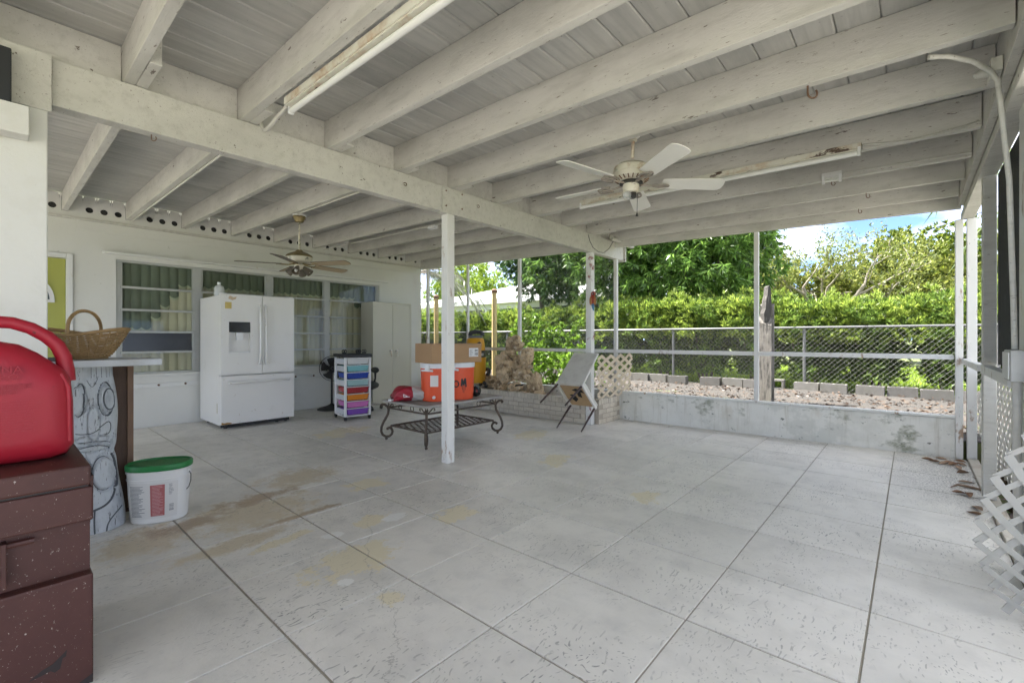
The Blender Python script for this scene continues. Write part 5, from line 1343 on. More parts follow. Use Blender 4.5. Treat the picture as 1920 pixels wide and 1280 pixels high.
groove(el(.40,.35,.45,.10,.3,5.6), .005); groove([(.85,.46),(.98,.38),(.95,.28),(.75,.20),(.4,.155),(.0,.14),(-.3,.12)], .009)
groove([(.05,.14),(.03,.08),(.05,.0)], .006); groove([(1.1,.12),(.7,.09),(.45,.05),(.4,.0)], .006)
for a in (-.1,.15,.42,.7,.95): groove([(a,1.0),(a+.01,.93)], .002)
groove([(-.3,.92),(-.05,.87),(.12,.90),(.25,.94)], .0025)

# basket
wk = material('wicker', (.36,.23,.10), .6, .25, 40, .2, 60, dirt=[((.20,.12,.05), 12, .5, .7, .6)])
bk_ = thing('wicker_basket', 'brown wicker basket with an arched handle on the bar counter', 'basket', (.36, 3.74, 1.048), rz=R(-8))
def bsk(t, h):
    """t angle, h 0..1 up the wall"""
    lift = abs(math.cos(t))**1.2
    rim = .135 + .045*lift
    fl_ = h**.8
    rx = .095 + (.10+.015*lift)*fl_; ry = .075 + .085*fl_
    return Vector((rx*math.cos(t), ry*math.sin(t), .004 + rim*h**1.1))
mb = MB(); NR, NS = 14, 26
for k in range(NR):
    h = (k+.3)/NR
    pts = []
    for q in range(NS*2+1):
        t = 2*math.pi*q/(NS*2); p = bsk(t, h); s_ = (1 if (q//1 + k) % 2 else -1)*.0055 if q % 1 == 0 else 0
        nrm = Vector((math.cos(t), math.sin(t), 0)); pts.append(p + nrm*s_)
    mb.tube(pts, .0046, 5, cap=False)
obj('weave', mb, wk, bk_, False, smooth=True)
mb = MB()
for q in range(NS): mb.tube([bsk(2*math.pi*(q+.5)/NS, h_) for h_ in (0,.25,.5,.75,1)], .0042, 5)
obj('stakes', mb, wk, bk_, False, smooth=True)
obj('rim', MB().tube([bsk(2*math.pi*q/60, 1.0) for q in range(61)], .009, 8, cap=False), wk, bk_, False, smooth=True)
obj('bottom', MB().lathe([(.002,0),(.074,0),(.074,.006),(.002,.006)], 24, (0,0,.0), sy=.8), wk, bk_, False)
obj('handle', MB().tube([(.0+.012*math.sin(t*2), .158*math.cos(t), .135+.155*math.sin(t)) for t in [math.pi*q/20 for q in range(21)]], .0095, 8), wk, bk_, False, smooth=True)
bk_.rotation_euler = (0,0,R(-32))
# water jug and black tray at the counter
jg = sheet_material('blue_water_plastic', (.33,.47,.62), .6, .15)
jt = thing('water_jug', 'translucent blue water jug on the bar counter behind the petrol can', 'jug', (.03, 3.62, 1.048))
obj('bottle', MB().lathe([(.002,0),(.10,0),(.105,.01),(.105,.07),(.098,.078),(.105,.086),(.105,.125),(.097,.132),(.097,.155),(.090,.175),(.05,.195),(.002,.197)], 28, (.025,3.63,1.0475)), jg, jt, smooth=40)
tag(obj('black_tray', MB().box(.155,.26,3.52,3.60,1.0475,1.068), MT['black'], bevel=.004), 'small flat black object on the counter edge beside the water jug', 'tray')

# bucket
bkt = thing('plastic_bucket', 'oval white plastic bucket with a green lid beside the tiki carving', 'bucket', (.715, 3.70, 0), rz=R(-30))
bw_ = material('white_bucket', (.76,.755,.73), .4, .03, 4, dirt=[((.5,.46,.38), 6, .6, .8, .35)])
gl_ = material('green_lid', (.015,.19,.045), .45, .08, 6)
sq = lambda a, n_: math.copysign(abs(a)**n_, a)
def oval(prof, n=44, rx=.17, ry=.125):
    mb = MB(); vs = []; fs = []
    for (k, z) in prof:
        for j in range(n):
            g = 2*math.pi*j/n; vs.append((rx*k*sq(math.cos(g),.85), ry*k*sq(math.sin(g),.85), z))
    for i in range(len(prof)-1):
        for j in range(n): fs.append((i*n+j, i*n+(j+1)%n, (i+1)*n+(j+1)%n, (i+1)*n+j))
    fs += [tuple(range(n-1,-1,-1)), tuple(range((len(prof)-1)*n, len(prof)*n))]
    return mb.add(vs, fs)
obj('pail', oval([(.84,.001),(.88,.006),(.90,.03),(.985,.27),(1.01,.272),(1.01,.28),(.99,.283),(1.0,.315),(1.03,.317),(1.03,.33),(.98,.333)]), bw_, bkt, False, smooth=35)
obj('lid', oval([(1.045,.333),(1.055,.338),(1.055,.362),(1.03,.369),(.985,.370),(.97,.360),(.02,.360)]), gl_, bkt, False, smooth=35)
obj('bail', MB().tube([(.172,-.03,.30),(.188,-.05,.285),(.195,-.075,.25),(.19,-.095,.215),(.178,-.10,.20)], .0028, 6), MT['blackmetal'], bkt, False)
obj('bail_ear', MB().cbox((.172,-.018,.30),(.012,.03,.03)), bw_, bkt, False, bevel=.003)
def on_oval(u, z, off=.0015):
    k = .90 + (.985-.90)*((z-.03)/.24); g = u
    p = Vector((.17*k*sq(math.cos(g),.85), .125*k*sq(math.sin(g),.85), z)); d_ = Vector((math.cos(g)/.17, math.sin(g)/.125, 0)).normalized()
    return p + d_*off
def opatch(u0, u1, z0, z1, off): return MB().sheet(lambda a, b_: on_oval(u0+(u1-u0)*a, z0+(z1-z0)*b_, off), 8, 4)
lb = obj('label', opatch(R(215), R(318), .035, .262, .0012), material('bucket_label', (.70,.69,.66), .5, .03), bkt, False, smooth=True)
obj('red_block', opatch(R(268), R(290), .05, .248, .0022), material('label_red', (.42,.13,.13), .5, .05), lb, False, smooth=True)
mb = MB()
rr_ = random.Random(9)
for k in range(24):
    z = .05+.0082*k; m_ = opatch(R(224), R(224+rr_.uniform(22,36)), z, z+.0036, .002); mb.add(m_.v, m_.f)
for k in range(8):
    z = .18+.009*k; m_ = opatch(R(298), R(298+rr_.uniform(5,12)), z, z+.003, .002); mb.add(m_.v, m_.f)
for k in range(8):
    m_ = opatch(R(299), R(309), .075+.0055*k, .075+.0055*k+rr_.choice((.0018,.0034)), .002); mb.add(m_.v, m_.f)
obj('print', mb, material('label_ink', (.22,.23,.24), .6), lb, False)
mb = MB()
for k in range(22):
    z = .054+.0088*k; m_ = opatch(R(270), R(270+rr_.uniform(10,18)), z, z+.003, .003); mb.add(m_.v, m_.f)
obj('print', mb, material('label_pink', (.62,.36,.36), .6), lb, False)

# ================================================================ OPEN SIDE BITS
so = thing('outdoor_socket', 'black outdoor socket on a rusty white pipe outside the side frame', 'socket', (4.35, -.56, 0))
obj('pipe', MB().tube([(4.35,-.55,-.065),(4.35,-.55,.20),(4.36,-.548,.52)], .018, 10), MT['rustywhite'], so, smooth=50)
obj('socket', MB().tube([(4.36,-.545,.52),(4.36,-.545,.56),(4.36,-.54,.70)], [.032,.042,.045], 16), MT['black'], so, smooth=40)
obj('cap', MB().tube([(4.36,-.54,.701),(4.36,-.54,.735)], .052, 16), MT['black'], so, smooth=40)

# dead leaves and twig along the sill
dl_m = material('dead_leaf', (.24,.14,.08), .8, .35, 20, objvar=.4)
dl_m2 = material('pale_dead_leaf', (.40,.28,.19), .8, .3, 20, objvar=.3)
def leaf_mesh(seed):
    r_ = random.Random(seed); mb = MB()
    L_, W_l = r_.uniform(.09,.14), r_.uniform(.03,.05); curl = r_.uniform(.2,.6)
    def fn(u, v):
        w_ = W_l*math.sin(math.pi*min(1,max(0.02,u)))**.8*(v-.5)
        return (u*L_-L_/2, w_, .004 + curl*.05*(2*v-1)**2*math.sin(math.pi*u) + .012*curl*(2*u-1)**2)
    mb.sheet(fn, 7, 4)
    me = bpy.data.meshes.new('dead_leaf'); me.from_pydata(mb.v, [], mb.f); me.materials.append(dl_m if seed % 2 else dl_m2); me.polygons.foreach_set('use_smooth', [True]*len(me.polygons))
    return me
lms = [leaf_mesh(s_) for s_ in range(6)]
rl = random.Random(11)
for (u, v) in ((1740,862),(1752,866),(1764,861),(1778,868),(1788,872),(1800,866),(1796,878),(1806,888),(1802,872),(1828,965),(1798,925),(1816,930),(1770,870),(1812,905),(1832,955)):
    p = on_floor(u, v); o = mesh_obj('dead_leaf', rl.choice(lms), None)
    p.y = max(p.y, -.34)
    o.location = (p.x, p.y, .001); o.rotation_euler = (rl.uniform(-.1,.1), rl.uniform(-.1,.1), rl.uniform(0,6.3))
    tag(o, 'curled brown dead leaf on the patio floor by the open side', 'leaf', 'dead leaves on the patio floor')
tag(obj('fallen_twig', MB().tube([on_floor(1783,915)+Vector((0,0,.010)), on_floor(1795,912)+Vector((0,0,.016)), on_floor(1812,914)+Vector((0,0,.012)), on_floor(1838,920)+Vector((0,0,.012))], [.004,.009,.011,.009], 8), material('twig_bark', (.22,.15,.10), .9, .3), smooth=True), 'brown dry twig lying on the floor against the sill board', 'twig')
for (u, v, lab) in ((1732,882,'small dark chip'),):
    pass
# ================================================================ YARD
def leaf_mesh_np(name, base, dirs, L, W, rng, mat, fold=.25):
    """one quad per leaf: base point, direction, length, width"""
    n = len(base)
    L = (L*rng.uniform(.7,1.25,n))[:,None]; W = (W*rng.uniform(.75,1.25,n))[:,None]
    d = dirs/np.linalg.norm(dirs, axis=1, keepdims=True)
    r_ = rng.normal(size=(n,3)); s = np.cross(d, r_); s /= np.linalg.norm(s, axis=1, keepdims=True)+1e-9
    nrm = np.cross(s, d)
    v = np.empty((n,4,3))
    v[:,0] = base; v[:,2] = base + d*L
    mid = base + d*L*.45 + nrm*W*fold
    v[:,1] = mid + s*W*.5; v[:,3] = mid - s*W*.5
    me = bpy.data.meshes.new(name)
    me.vertices.add(n*4); me.vertices.foreach_set('co', v.reshape(-1))
    me.loops.add(n*4); me.loops.foreach_set('vertex_index', np.arange(n*4, dtype=np.int32))
    me.polygons.add(n); me.polygons.foreach_set('loop_start', np.arange(0, n*4, 4, dtype=np.int32)); me.polygons.foreach_set('loop_total', np.full(n, 4, dtype=np.int32))
    me.update(); me.validate(); me.materials.append(mat)
    return me
def sprigs(centers, outd, n, rng, spread=1.0, up=0.2, out=.5):
    """n leaves round each sprig tip"""
    K = len(centers)
    b = np.repeat(centers, n, axis=0); o = np.repeat(outd, n, axis=0)
    d = o*out + rng.normal(size=(K*n,3))*spread*.5 + np.array([0,0,up])
    return b + rng.normal(size=(K*n,3))*.012, d
bark = material('grey_bark', (.16,.13,.10), .95, .35, 14, .8, 30, stretch=(3,3,1))
bark2 = material('pale_bark', (.27,.24,.20), .95, .3, 14, .6, 30, stretch=(3,3,1))

# ---- hedge: separate shrubs planted behind the fence
FXX = 10.22
hl = [leaf_material('hedge_leaf', (.10,.175,.032), .6, (.10,.10,.02), .40), leaf_material('hedge_tip_leaf', (.25,.35,.06), .35, (.14,.10,.03), .45), leaf_material('hedge_shade_leaf', (.06,.10,.022), .5, (.05,.05,.01), .2)]  # last one puts the shade of the hedge interior into its leaf colour
def hedge_variant(seed):
    rng = np.random.RandomState(seed)
    K = 880
    # sprig tips: shell of a box-like crown
    th = rng.uniform(0, 2*np.pi, K); zz = rng.uniform(.42, 1.0, K)**.75
    rad = np.where(rng.rand(K) < .72, rng.uniform(.82,1.05,K), rng.uniform(.2,.85,K))
    lob = 1 + .20*np.sin(th*4+seed) + .17*np.sin(zz*17+th*3+seed*2)
    c = np.stack([np.cos(th)*.62*rad*lob*(1-.25*(zz>.93)), np.sin(th)*.72*rad*lob, .25+1.62*zz], 1)
    low = rng.rand(K) < .50; c[low,2] = rng.uniform(.20,1.35,low.sum()); c[low,:2] *= np.array([.85,.55])
    o = np.stack([np.cos(th)*.8, np.sin(th)*.8, (zz>.8)*.9+.1], 1)
    b, d = sprigs(c, o, 15, rng, 1.1, .35, .55)
    m1 = leaf_mesh_np('foliage', b, d, .105, .022, rng, hl[0])
    K2 = 300; th = rng.uniform(0, 2*np.pi, K2); rr = np.sqrt(rng.rand(K2))
    c = np.stack([np.cos(th)*.62*rr, np.sin(th)*.74*rr, 1.66+.22*rng.rand(K2)+.14*np.sin(th*3+seed)+.10*np.cos(rr*9+seed*2)], 1)
    side = rng.rand(K2) < .5; c[side,0] = -.60+.1*rng.rand(side.sum()); c[side,2] = rng.uniform(1.0,1.8,side.sum())
    o = np.stack([np.where(side,-.8,0), np.zeros(K2), np.where(side,.5,1.0)], 1)
    b, d = sprigs(c, o, 12, rng, .9, .4, .6)
    m2 = leaf_mesh_np('new_growth', b, d, .10, .020, rng, hl[1])
    mb = MB(); r_ = random.Random(seed)
    for q in range(4):
        x, y = r_.uniform(-.12,.12), r_.uniform(-.16,.16)
        mb.tube([(x,y,0),(x*1.6,y*1.5,.35),(x*2.6+r_.uniform(-.1,.1),y*2.3,.8),(x*3.2,y*3,1.3)], [.030,.024,.018,.008], 6)
    ms = bpy.data.meshes.new('stems'); ms.from_pydata(mb.v, [], mb.f); ms.materials.append(bark)
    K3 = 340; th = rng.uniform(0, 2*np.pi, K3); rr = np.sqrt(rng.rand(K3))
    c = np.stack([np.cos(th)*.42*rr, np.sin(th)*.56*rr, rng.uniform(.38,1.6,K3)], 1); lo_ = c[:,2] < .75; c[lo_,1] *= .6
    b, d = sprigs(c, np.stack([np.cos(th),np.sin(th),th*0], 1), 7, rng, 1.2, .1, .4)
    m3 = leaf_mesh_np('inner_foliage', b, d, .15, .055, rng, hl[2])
    return m1, m2, ms, m3
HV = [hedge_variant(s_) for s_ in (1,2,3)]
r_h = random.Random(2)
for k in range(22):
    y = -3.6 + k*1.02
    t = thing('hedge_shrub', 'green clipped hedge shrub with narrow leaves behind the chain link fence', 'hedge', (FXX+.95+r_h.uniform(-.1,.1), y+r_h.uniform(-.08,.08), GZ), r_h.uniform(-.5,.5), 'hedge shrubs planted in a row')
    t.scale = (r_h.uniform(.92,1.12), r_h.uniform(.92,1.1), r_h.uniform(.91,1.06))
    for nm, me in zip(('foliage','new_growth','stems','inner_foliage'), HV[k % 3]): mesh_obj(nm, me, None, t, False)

# ---- chain link fence
fn_ = thing('chain_link_fence', 'galvanised chain link fence with pipe posts in front of the hedge', 'fence', (FXX, 5, GZ))
FTOP = 1.385; FY0_, FY1_ = -4.2, 19.0
obj('top_rail', MB().tube([(FXX,FY0_,FTOP),(FXX,FY1_,FTOP)], .021, 8), MT['galv'], fn_, smooth=60)
y = -3.55
while y < FY1_:
    rustm = MT['galv']
    p_ = obj('post', MB().tube([(FXX+.03,y,GZ-.05),(FXX+.03,y,FTOP-.03)], .028, 10), rustm, fn_, smooth=60)
    obj('post_cap', MB().lathe([(.03,-.035),(.032,.0),(.02,.02),(.002,.03)], 10, (FXX+.03,y,FTOP)), MT['galv'], p_)
    y += 2.55
mb = MB(); pitch = .062; zz0, zz1 = GZ+.02, FTOP; H_ = zz1-zz0; w_ = .0013
vs, fs = [], []
for sg in (1,-1):
    yy = FY0_-H_ if sg > 0 else FY0_
    xo = FXX-.024 + (.003 if sg > 0 else -.003)
    while yy < FY1_ + (0 if sg > 0 else H_):
        a = (yy, zz0); b_ = (yy+sg*H_, zz1)
        # clip to the fence length
        def cl(p, q):
            (y0, z0), (y1, z1) = p, q
            t0, t1 = 0., 1.
            for lim, s_ in ((FY0_, 1), (FY1_, -1)):
                d0, d1 = (y0-lim)*s_, (y1-lim)*s_
                if d0 < 0 and d1 < 0: return None
                if d0 < 0: t0 = max(t0, d0/(d0-d1))
                if d1 < 0: t1 = min(t1, d0/(d0-d1))
            return ((y0+(y1-y0)*t0, z0+(z1-z0)*t0), (y0+(y1-y0)*t1, z0+(z1-z0)*t1)) if t1 > t0 else None
        c = cl(a, b_)
        if c:
            (ya_, za_), (yb_, zb_) = c; n0 = len(vs); o_ = w_*.7071
            for (py_, pz_) in c:
                vs += [(xo-w_, py_, pz_), (xo+w_*.5, py_-o_*sg, pz_+o_), (xo+w_*.5, py_+o_*sg, pz_-o_)]
            fs += [(n0,n0+1,n0+4,n0+3),(n0+1,n0+2,n0+5,n0+4),(n0+2,n0,n0+3,n0+5)]
        yy += pitch*1.4142
mb.add(vs, fs)
tag(obj('wire_mesh', mb, material('zinc_wire', (.20,.20,.19), .6, .1), fn_, fix=False), kind='stuff')

# ---- concrete blocks along the fence foot
def block_mesh():
    mb = MB(); L_, W_b, H_b = .39, .19, .19
    mb.box(-L_/2,L_/2,-W_b/2,-W_b/2+.032,0,H_b); mb.box(-L_/2,L_/2,W_b/2-.032,W_b/2,0,H_b)
    for x in (-L_/2, -.016, L_/2-.032): mb.box(x, x+.032, -W_b/2+.0322, W_b/2-.0322, 0.001, H_b-.001)
    me = bpy.data.meshes.new('concrete_block'); me.from_pydata(mb.v, [], mb.f); recalc(me); me.materials.append(MT['concrete']); return me
bme_ = block_mesh(); rb = random.Random(4)
y = -2.9; k = 0
while y < 9.0:
    if abs(y-1.95) > .3 :
        o = mesh_obj('concrete_block', bme_, None); o.location = (FXX-.20+rb.uniform(-.05,.03), y, GZ+.028+rb.uniform(-.02,.0)); o.rotation_euler = (0,rb.uniform(-.02,.02), R(90)+rb.uniform(-.06,.06))
        tag(o, 'grey hollow concrete block lying along the foot of the chain link fence', 'concrete block', 'concrete blocks along the fence')
    y += .405 + (rb.uniform(.0,.05) if rb.random() < .7 else rb.uniform(.1,.3)); k += 1
o = mesh_obj('concrete_block', bme_, None); p = on_floor(1463,728,GZ+.1); o.location = (FXX-.22, 2.05, GZ+.135); o.rotation_euler = (R(90),0,R(90))
tag(o, 'concrete block tipped on its side with both hollow cells facing the patio', 'concrete block', 'concrete blocks along the fence')

# ---- weathered stump post, tan pipes
wpm = material('weathered_timber', (.20,.185,.165), .95, .4, 10, 1.0, 24, stretch=(6,6,.6), dirt=[((.05,.048,.045), 6, .48, .62, .9, (4,4,.7))])
wpb = on_floor(1437, 752, GZ+.03)
wp_ = thing('weathered_post', 'split grey weathered timber post standing in the gravel yard', 'post', (wpb.x, wpb.y, GZ))
sec = [(-.095,-.08),(.10,-.085),(.105,.08),(-.09,.085)]
def post_part(z0, z1, x0, x1, y0, y1, top):
    mb = MB(); n = 9; vs = []
    for i in range(n+1):
        z = z0+(z1-z0)*i/n; j = .003*math.sin(i*3.1+x0*40)
        vs += [(wpb.x+x0+j,wpb.y+y0,z),(wpb.x+x1+j,wpb.y+y0-j,z),(wpb.x+x1-j,wpb.y+y1,z),(wpb.x+x0,wpb.y+y1+j,z)]
    fs = [(0,3,2,1)] + [(i*4+q, i*4+(q+1)%4, i*4+4+(q+1)%4, i*4+4+q) for i in range(n) for q in range(4)]
    t0 = len(vs)-4; vs[t0] = (vs[t0][0], vs[t0][1], vs[t0][2]-top); vs[t0+3] = (vs[t0+3][0], vs[t0+3][1], vs[t0+3][2]-top*.6)
    fs.append((t0,t0+1,t0+2,t0+3)); return mb.add(vs, fs)
# split faces toward the patio: left lower half, right taller, charred top
mb = post_part(GZ-.05, GZ+1.38, -.085, .0, -.085, .10, .16); m2_ = post_part(GZ-.05, GZ+1.58, .002, .06, -.10, .09, .05); m3_ = post_part(GZ-.05, GZ+1.42, .062, .10, -.075, .085, .03)
obj('split_timber', mb, wpm, wp_); obj('split_timber', m2_, wpm, wp_); obj('split_timber', m3_, wpm, wp_)
obj('burnt_tip', MB().prism([(-.05,1.28),(.055,1.28),(.06,1.60),(.052,1.80),(.03,1.86),(.008,1.84),(.0,1.71),(-.022,1.63),(-.03,1.50),(-.058,1.42)], (wpb.x-.055,wpb.y-.03,GZ), (.66,-.75,0), (0,0,1), (.09,.08,0)), material('burnt_wood', (.06,.055,.05), .95, .5, 12, 1.0, 20, dirt=[((.22,.2,.18), 8, .55, .7, .8, (3,3,.6))]), wp_)
tanp = material('tan_pipe', (.55,.42,.20), .6, .08, 5, dirt=[((.30,.17,.08), 8, .6, .75, .7)])
for (u, v0, v1, D, lab) in ((927,722,545,9.6,'tan painted pipe standing in the gravel yard behind the rock fountain'), (818,712,556,11.0,'slim tan painted pipe standing in the yard beyond the house corner')):
    p = at_depth(u, 640, D); zt = at_depth(u, v1, D).z
    t = thing('yard_pipe', lab, 'pipe', (p.x, p.y, GZ)); rr = .055
    obj('shaft', MB().tube([(p.x,p.y,GZ-.02),(p.x,p.y,zt-.02)], rr, 14), tanp, t, smooth=60)
    obj('cap', MB().lathe([(rr+.002,-.03),(rr+.012,-.025),(rr+.012,.03),(rr*.6,.06),(.002,.065)], 14, (p.x,p.y,zt-.02)), MT['rust'], t, smooth=40)

# ---- gravel pebbles and litter
rng = np.random.RandomState(8)
n = 5200
px_ = 6.45 + rng.rand(n)*3.5; py_ = -1.2 + rng.rand(n)*8.5
mb = MB(); vs = []; fs = []
ang = rng.rand(n)*6.28; sz = rng.uniform(.008,.024,n)
for i in range(n):
    n0 = len(vs); a = ang[i]; s_ = sz[i]
    zb_ = GZ+.012+.03*((px_[i]-6.325)/3.95)**2
    for q in range(5): vs.append((px_[i]+s_*math.cos(a+q*1.257)*(1+.4*math.sin(i+q*2)), py_[i]+s_*math.sin(a+q*1.257), zb_-.004))
    vs.append((px_[i]+s_*.2, py_[i], zb_+s_*.75))
    fs += [(n0+q, n0+(q+1)%5, n0+5) for q in range(5)]
mb.add(vs, fs)
tag(obj('gravel_stones', mb, material('gravel_stone', (.062,.057,.052), .9, .15, 20, island=.45), fix=False), 'loose pale gravel stones covering the yard', 'gravel', kind='stuff')
n = 1500
b = np.stack([6.45+rng.rand(n)*3.6, -1.0+rng.rand(n)*8.5, np.zeros(n)], 1); b[:,2] = GZ+.03+.03*((b[:,0]-6.325)/3.95)**2+rng.rand(n)*.02
d = rng.normal(size=(n,3)); d[:,2] = rng.uniform(-.05,.25,n)
me = leaf_mesh_np('leaf_litter', b, d, .065, .026, rng, leaf_material('litter_leaf', (.075,.045,.028), .5, (.06,.05,.04), .1), .3)
tag(mesh_obj('leaf_litter', me, None), 'fallen brown leaves scattered over the gravel yard', 'leaf litter', kind='stuff')
n = 420
b = np.stack([3.4+rng.rand(n)*3.0, -1.1+rng.rand(n)*.62, np.full(n,-.055)+rng.rand(n)*.03], 1)
d = rng.normal(size=(n,3)); d[:,2] = rng.uniform(-.05,.3,n)
me = leaf_mesh_np('leaf_litter', b, d, .12, .045, rng, bpy.data.materials['litter_leaf'], .3)
tag(mesh_obj('leaf_litter', me, None), 'fallen brown leaves banked outside the sill board of the open side', 'leaf litter', kind='stuff')
# lawn behind the hedge
n = 60000
b = np.stack([10.9+rng.rand(n)**1.5*9, -5+rng.rand(n)*22, np.full(n,GZ-.005)], 1)
d = rng.normal(size=(n,3))*.5; d[:,2] = 1
me = leaf_mesh_np('lawn_grass', b, d, .17, .014, rng, leaf_material('grass_blade', (.30,.44,.05), .4, (.10,.08,.01), .4), .1)
tag(mesh_obj('lawn_grass', me, None), 'bright green lawn grass growing behind the hedge', 'grass', kind='stuff')

# ---- trees
def limb(mb, p, d, L, r, depth, rs, tips, bend=.25, kids=(2,3), up=.15, shrink=.72, minr=.006):
    n = 5; pts = [p]; rr = [r]; q = p.copy(); dd = d.normalized()
    for i in range(n):
        dd = (dd + Vector((rs.uniform(-1,1),rs.uniform(-1,1),rs.uniform(-.7,1)))*bend*.35 + Vector((0,0,up*.1))).normalized()
        q = q + dd*L/n; pts.append(q.copy()); rr.append(max(minr, r*(1-.45*(i+1)/n)))
    mb.tube(pts, rr, 6 if r < .05 else 8)
    if depth == 0: tips.append((q, dd)); return
    if depth <= 1:
        tips.append((pts[3], dd)); tips.append((q, dd))
    for k in range(rs.randint(*kids)):
        a = Vector((rs.uniform(-1,1),rs.uniform(-1,1),rs.uniform(-.4,.9))).normalized()
        j = rs.choice((3,4,5)); limb(mb, pts[j], (dd*.75+a*.8), L*shrink*rs.uniform(.8,1.15), rr[j]*.7, depth-1, rs, tips, bend, kids, up, shrink, minr)
def tree(name, label, base, lobes, leafmat, rng, K, n, L, W, spread=1., up=0., out=.5, barkm=bark, trunk_r=.16, group='trees beyond the hedge', shell=.7, gravity=0.):
    t = thing(name, label, 'tree', base, 0, group)
    mb = MB(); bx_, by_, bz_ = base
    r0 = random.Random(int(K))
    cm = np.mean([l[:3] for l in lobes], axis=0); zl = min(l[2]-l[5]*.55 for l in lobes)
    mid = Vector((bx_*.6+cm[0]*.4, by_*.6+cm[1]*.4, max(bz_+.9, zl)))
    mb.tube([(bx_,by_,bz_-.05),((bx_+mid.x)/2+.05,(by_+mid.y)/2,(bz_+mid.z)/2),mid], [trunk_r*1.2,trunk_r,trunk_r*.85], 10)
    for l in lobes:
        e_ = Vector(l[:3]); m_ = (mid+e_)/2 + Vector((0,0,.25))
        mb.tube([mid, m_, e_], [trunk_r*.7,trunk_r*.5,trunk_r*.25], 8)
        for q in range(9):
            dd = Vector((r0.uniform(-1,1)*l[3], r0.uniform(-1,1)*l[4], r0.uniform(-.8,1)*l[5]))*.85
            s_ = m_.lerp(e_, r0.random()); mb.tube([s_, s_+dd*.5+Vector((0,0,.08)), s_+dd], [trunk_r*.22,trunk_r*.14,.008], 5)
    obj('trunk', mb, barkm, t, smooth=60)
    C, O = [], []
    vol = np.array([l[3]*l[4]*l[5] for l in lobes])**.67; vol /= vol.sum()
    for l, f_ in zip(lobes, vol):
        k = int(K*f_)
        u = rng.normal(size=(k,3)); u /= np.linalg.norm(u, axis=1, keepdims=True)
        lump = 1 + .22*np.sin(u[:,0]*5+l[0])*np.sin(u[:,1]*6+l[1]) + .16*np.sin(u[:,2]*9+u[:,0]*7)
        r_ = np.where(rng.rand(k) < shell, rng.uniform(.78,1.03,k), rng.uniform(.3,.85,k))*lump
        C.append(np.array(l[:3]) + u*r_[:,None]*np.array(l[3:6])); O.append(u)
    C = np.concatenate(C); O = np.concatenate(O)
    ok = C[:,2] > bz_+.8; C, O = C[ok], O[ok]
    b, d = sprigs(C, O, n, rng, spread, up, out)
    d[:,2] -= gravity
    me = leaf_mesh_np('crown', b, d, L, W, rng, leafmat)
    mesh_obj('crown', me, None, t)
    return t
rng = np.random.RandomState(21)
mango = leaf_material('mango_leaf', (.12,.235,.045), .6, (.10,.10,.02), .38, .35)
tree('mango_tree', 'dense mango tree with long drooping leaves above the hedge', (13.4,5.9,GZ), [(12.7,5.0,4.3,2.0,1.9,2.2),(12.5,6.9,4.6,1.9,1.8,2.0),(12.2,8.7,4.3,1.5,1.5,1.5),(12.9,3.6,3.5,1.3,1.2,1.3),(12.0,4.6,2.9,1.0,1.5,1.0),(12.0,6.7,3.4,1.0,1.5,1.2)], mango, rng, 4000, 15, .24, .044, .9, .15, .5, gravity=.55)
tree('mango_tree', 'hanging mango tree with leaves coloured for shade in front of the white house roof', (12.6,9.6,GZ), [(11.9,9.3,3.6,.8,1.1,1.0),(11.6,8.3,3.0,.6,.7,.75),(12.1,10.3,4.3,.9,1.0,.9)], leaf_material('shaded_mango_leaf', (.045,.105,.022), .5, (.03,.04,.01), .25, .35), rng, 1000, 14, .2, .034, .9, .1, .5, gravity=.7, trunk_r=.1)  # shaded part of the mango, its shade put into the leaf colour
small = leaf_material('small_leaf', (.13,.19,.045), .45, (.10,.08,.03), .4)
tree('leafy_tree', 'grey green small leaved tree between the mango and the yellow tree', (19.8,5.2,GZ), [(19.6,5.0,4.0,1.7,1.5,2.0),(19.3,4.3,3.2,1.3,1.2,1.4),(19.8,5.6,5.4,1.2,1.1,1.2)], small, rng, 1900, 12, .12, .05, 1.2, .1, .4, bark2, .13)
bushy = leaf_material('bushy_leaf', (.115,.17,.020), .5, (.13,.10,.01), .40)
tree('round_tree', 'round crowned tree with stiff clumped leaves behind the hedge at the corner post', (26.5,-.6,GZ), [(26.5,.2,4.0,1.6,1.7,1.6),(26.8,-1.3,4.2,1.5,1.6,1.7),(25.5,1.8,3.1,1.5,1.6,1.4),(26,-3,3.6,1.8,1.8,1.8),(24.5,-.6,2.6,1.6,2.4,1.2),(27.0,.6,5.2,.9,.8,.9)], bushy, rng, 3000, 12, .20, .085, 1.0, .35, .6, bark2, .2)
tree('round_tree', 'low olive coloured tree under the yellow leaved tree', (21.5,1.6,GZ), [(21.4,2.9,2.8,1.3,1.5,1.2),(21.5,1.2,3.0,1.3,1.5,1.3),(21.5,-.6,2.8,1.3,1.4,1.2)], leaf_material('olive_leaf', (.12,.15,.03), .5, (.10,.07,.01), .4), rng, 1500, 12, .16, .07, 1.0, .3, .6, bark2, .12)
tree('lime_tree', 'lime green feathery tree behind the white neighbouring house', (20.5,21.5,GZ), [(19.8,20.8,4.3,2.2,2.2,2.0),(20.3,22.8,3.9,2.0,2.2,1.8),(19.0,19.2,3.4,1.3,1.3,1.3)], leaf_material('lime_leaf', (.16,.25,.025), .4, (.12,.10,.01), .45), rng, 2600, 12, .17, .06, 1.2, .1, .4, bark2, .16)
tree('leafy_tree', 'distant pale green tree between the white house and the lime tree', (34,27,GZ), [(33,26,4.6,2.6,2.8,2.4),(32,23,4.0,2.2,2.4,1.9)], small, rng, 1500, 12, .26, .1, 1.2, .1, .4, bark2, .2)
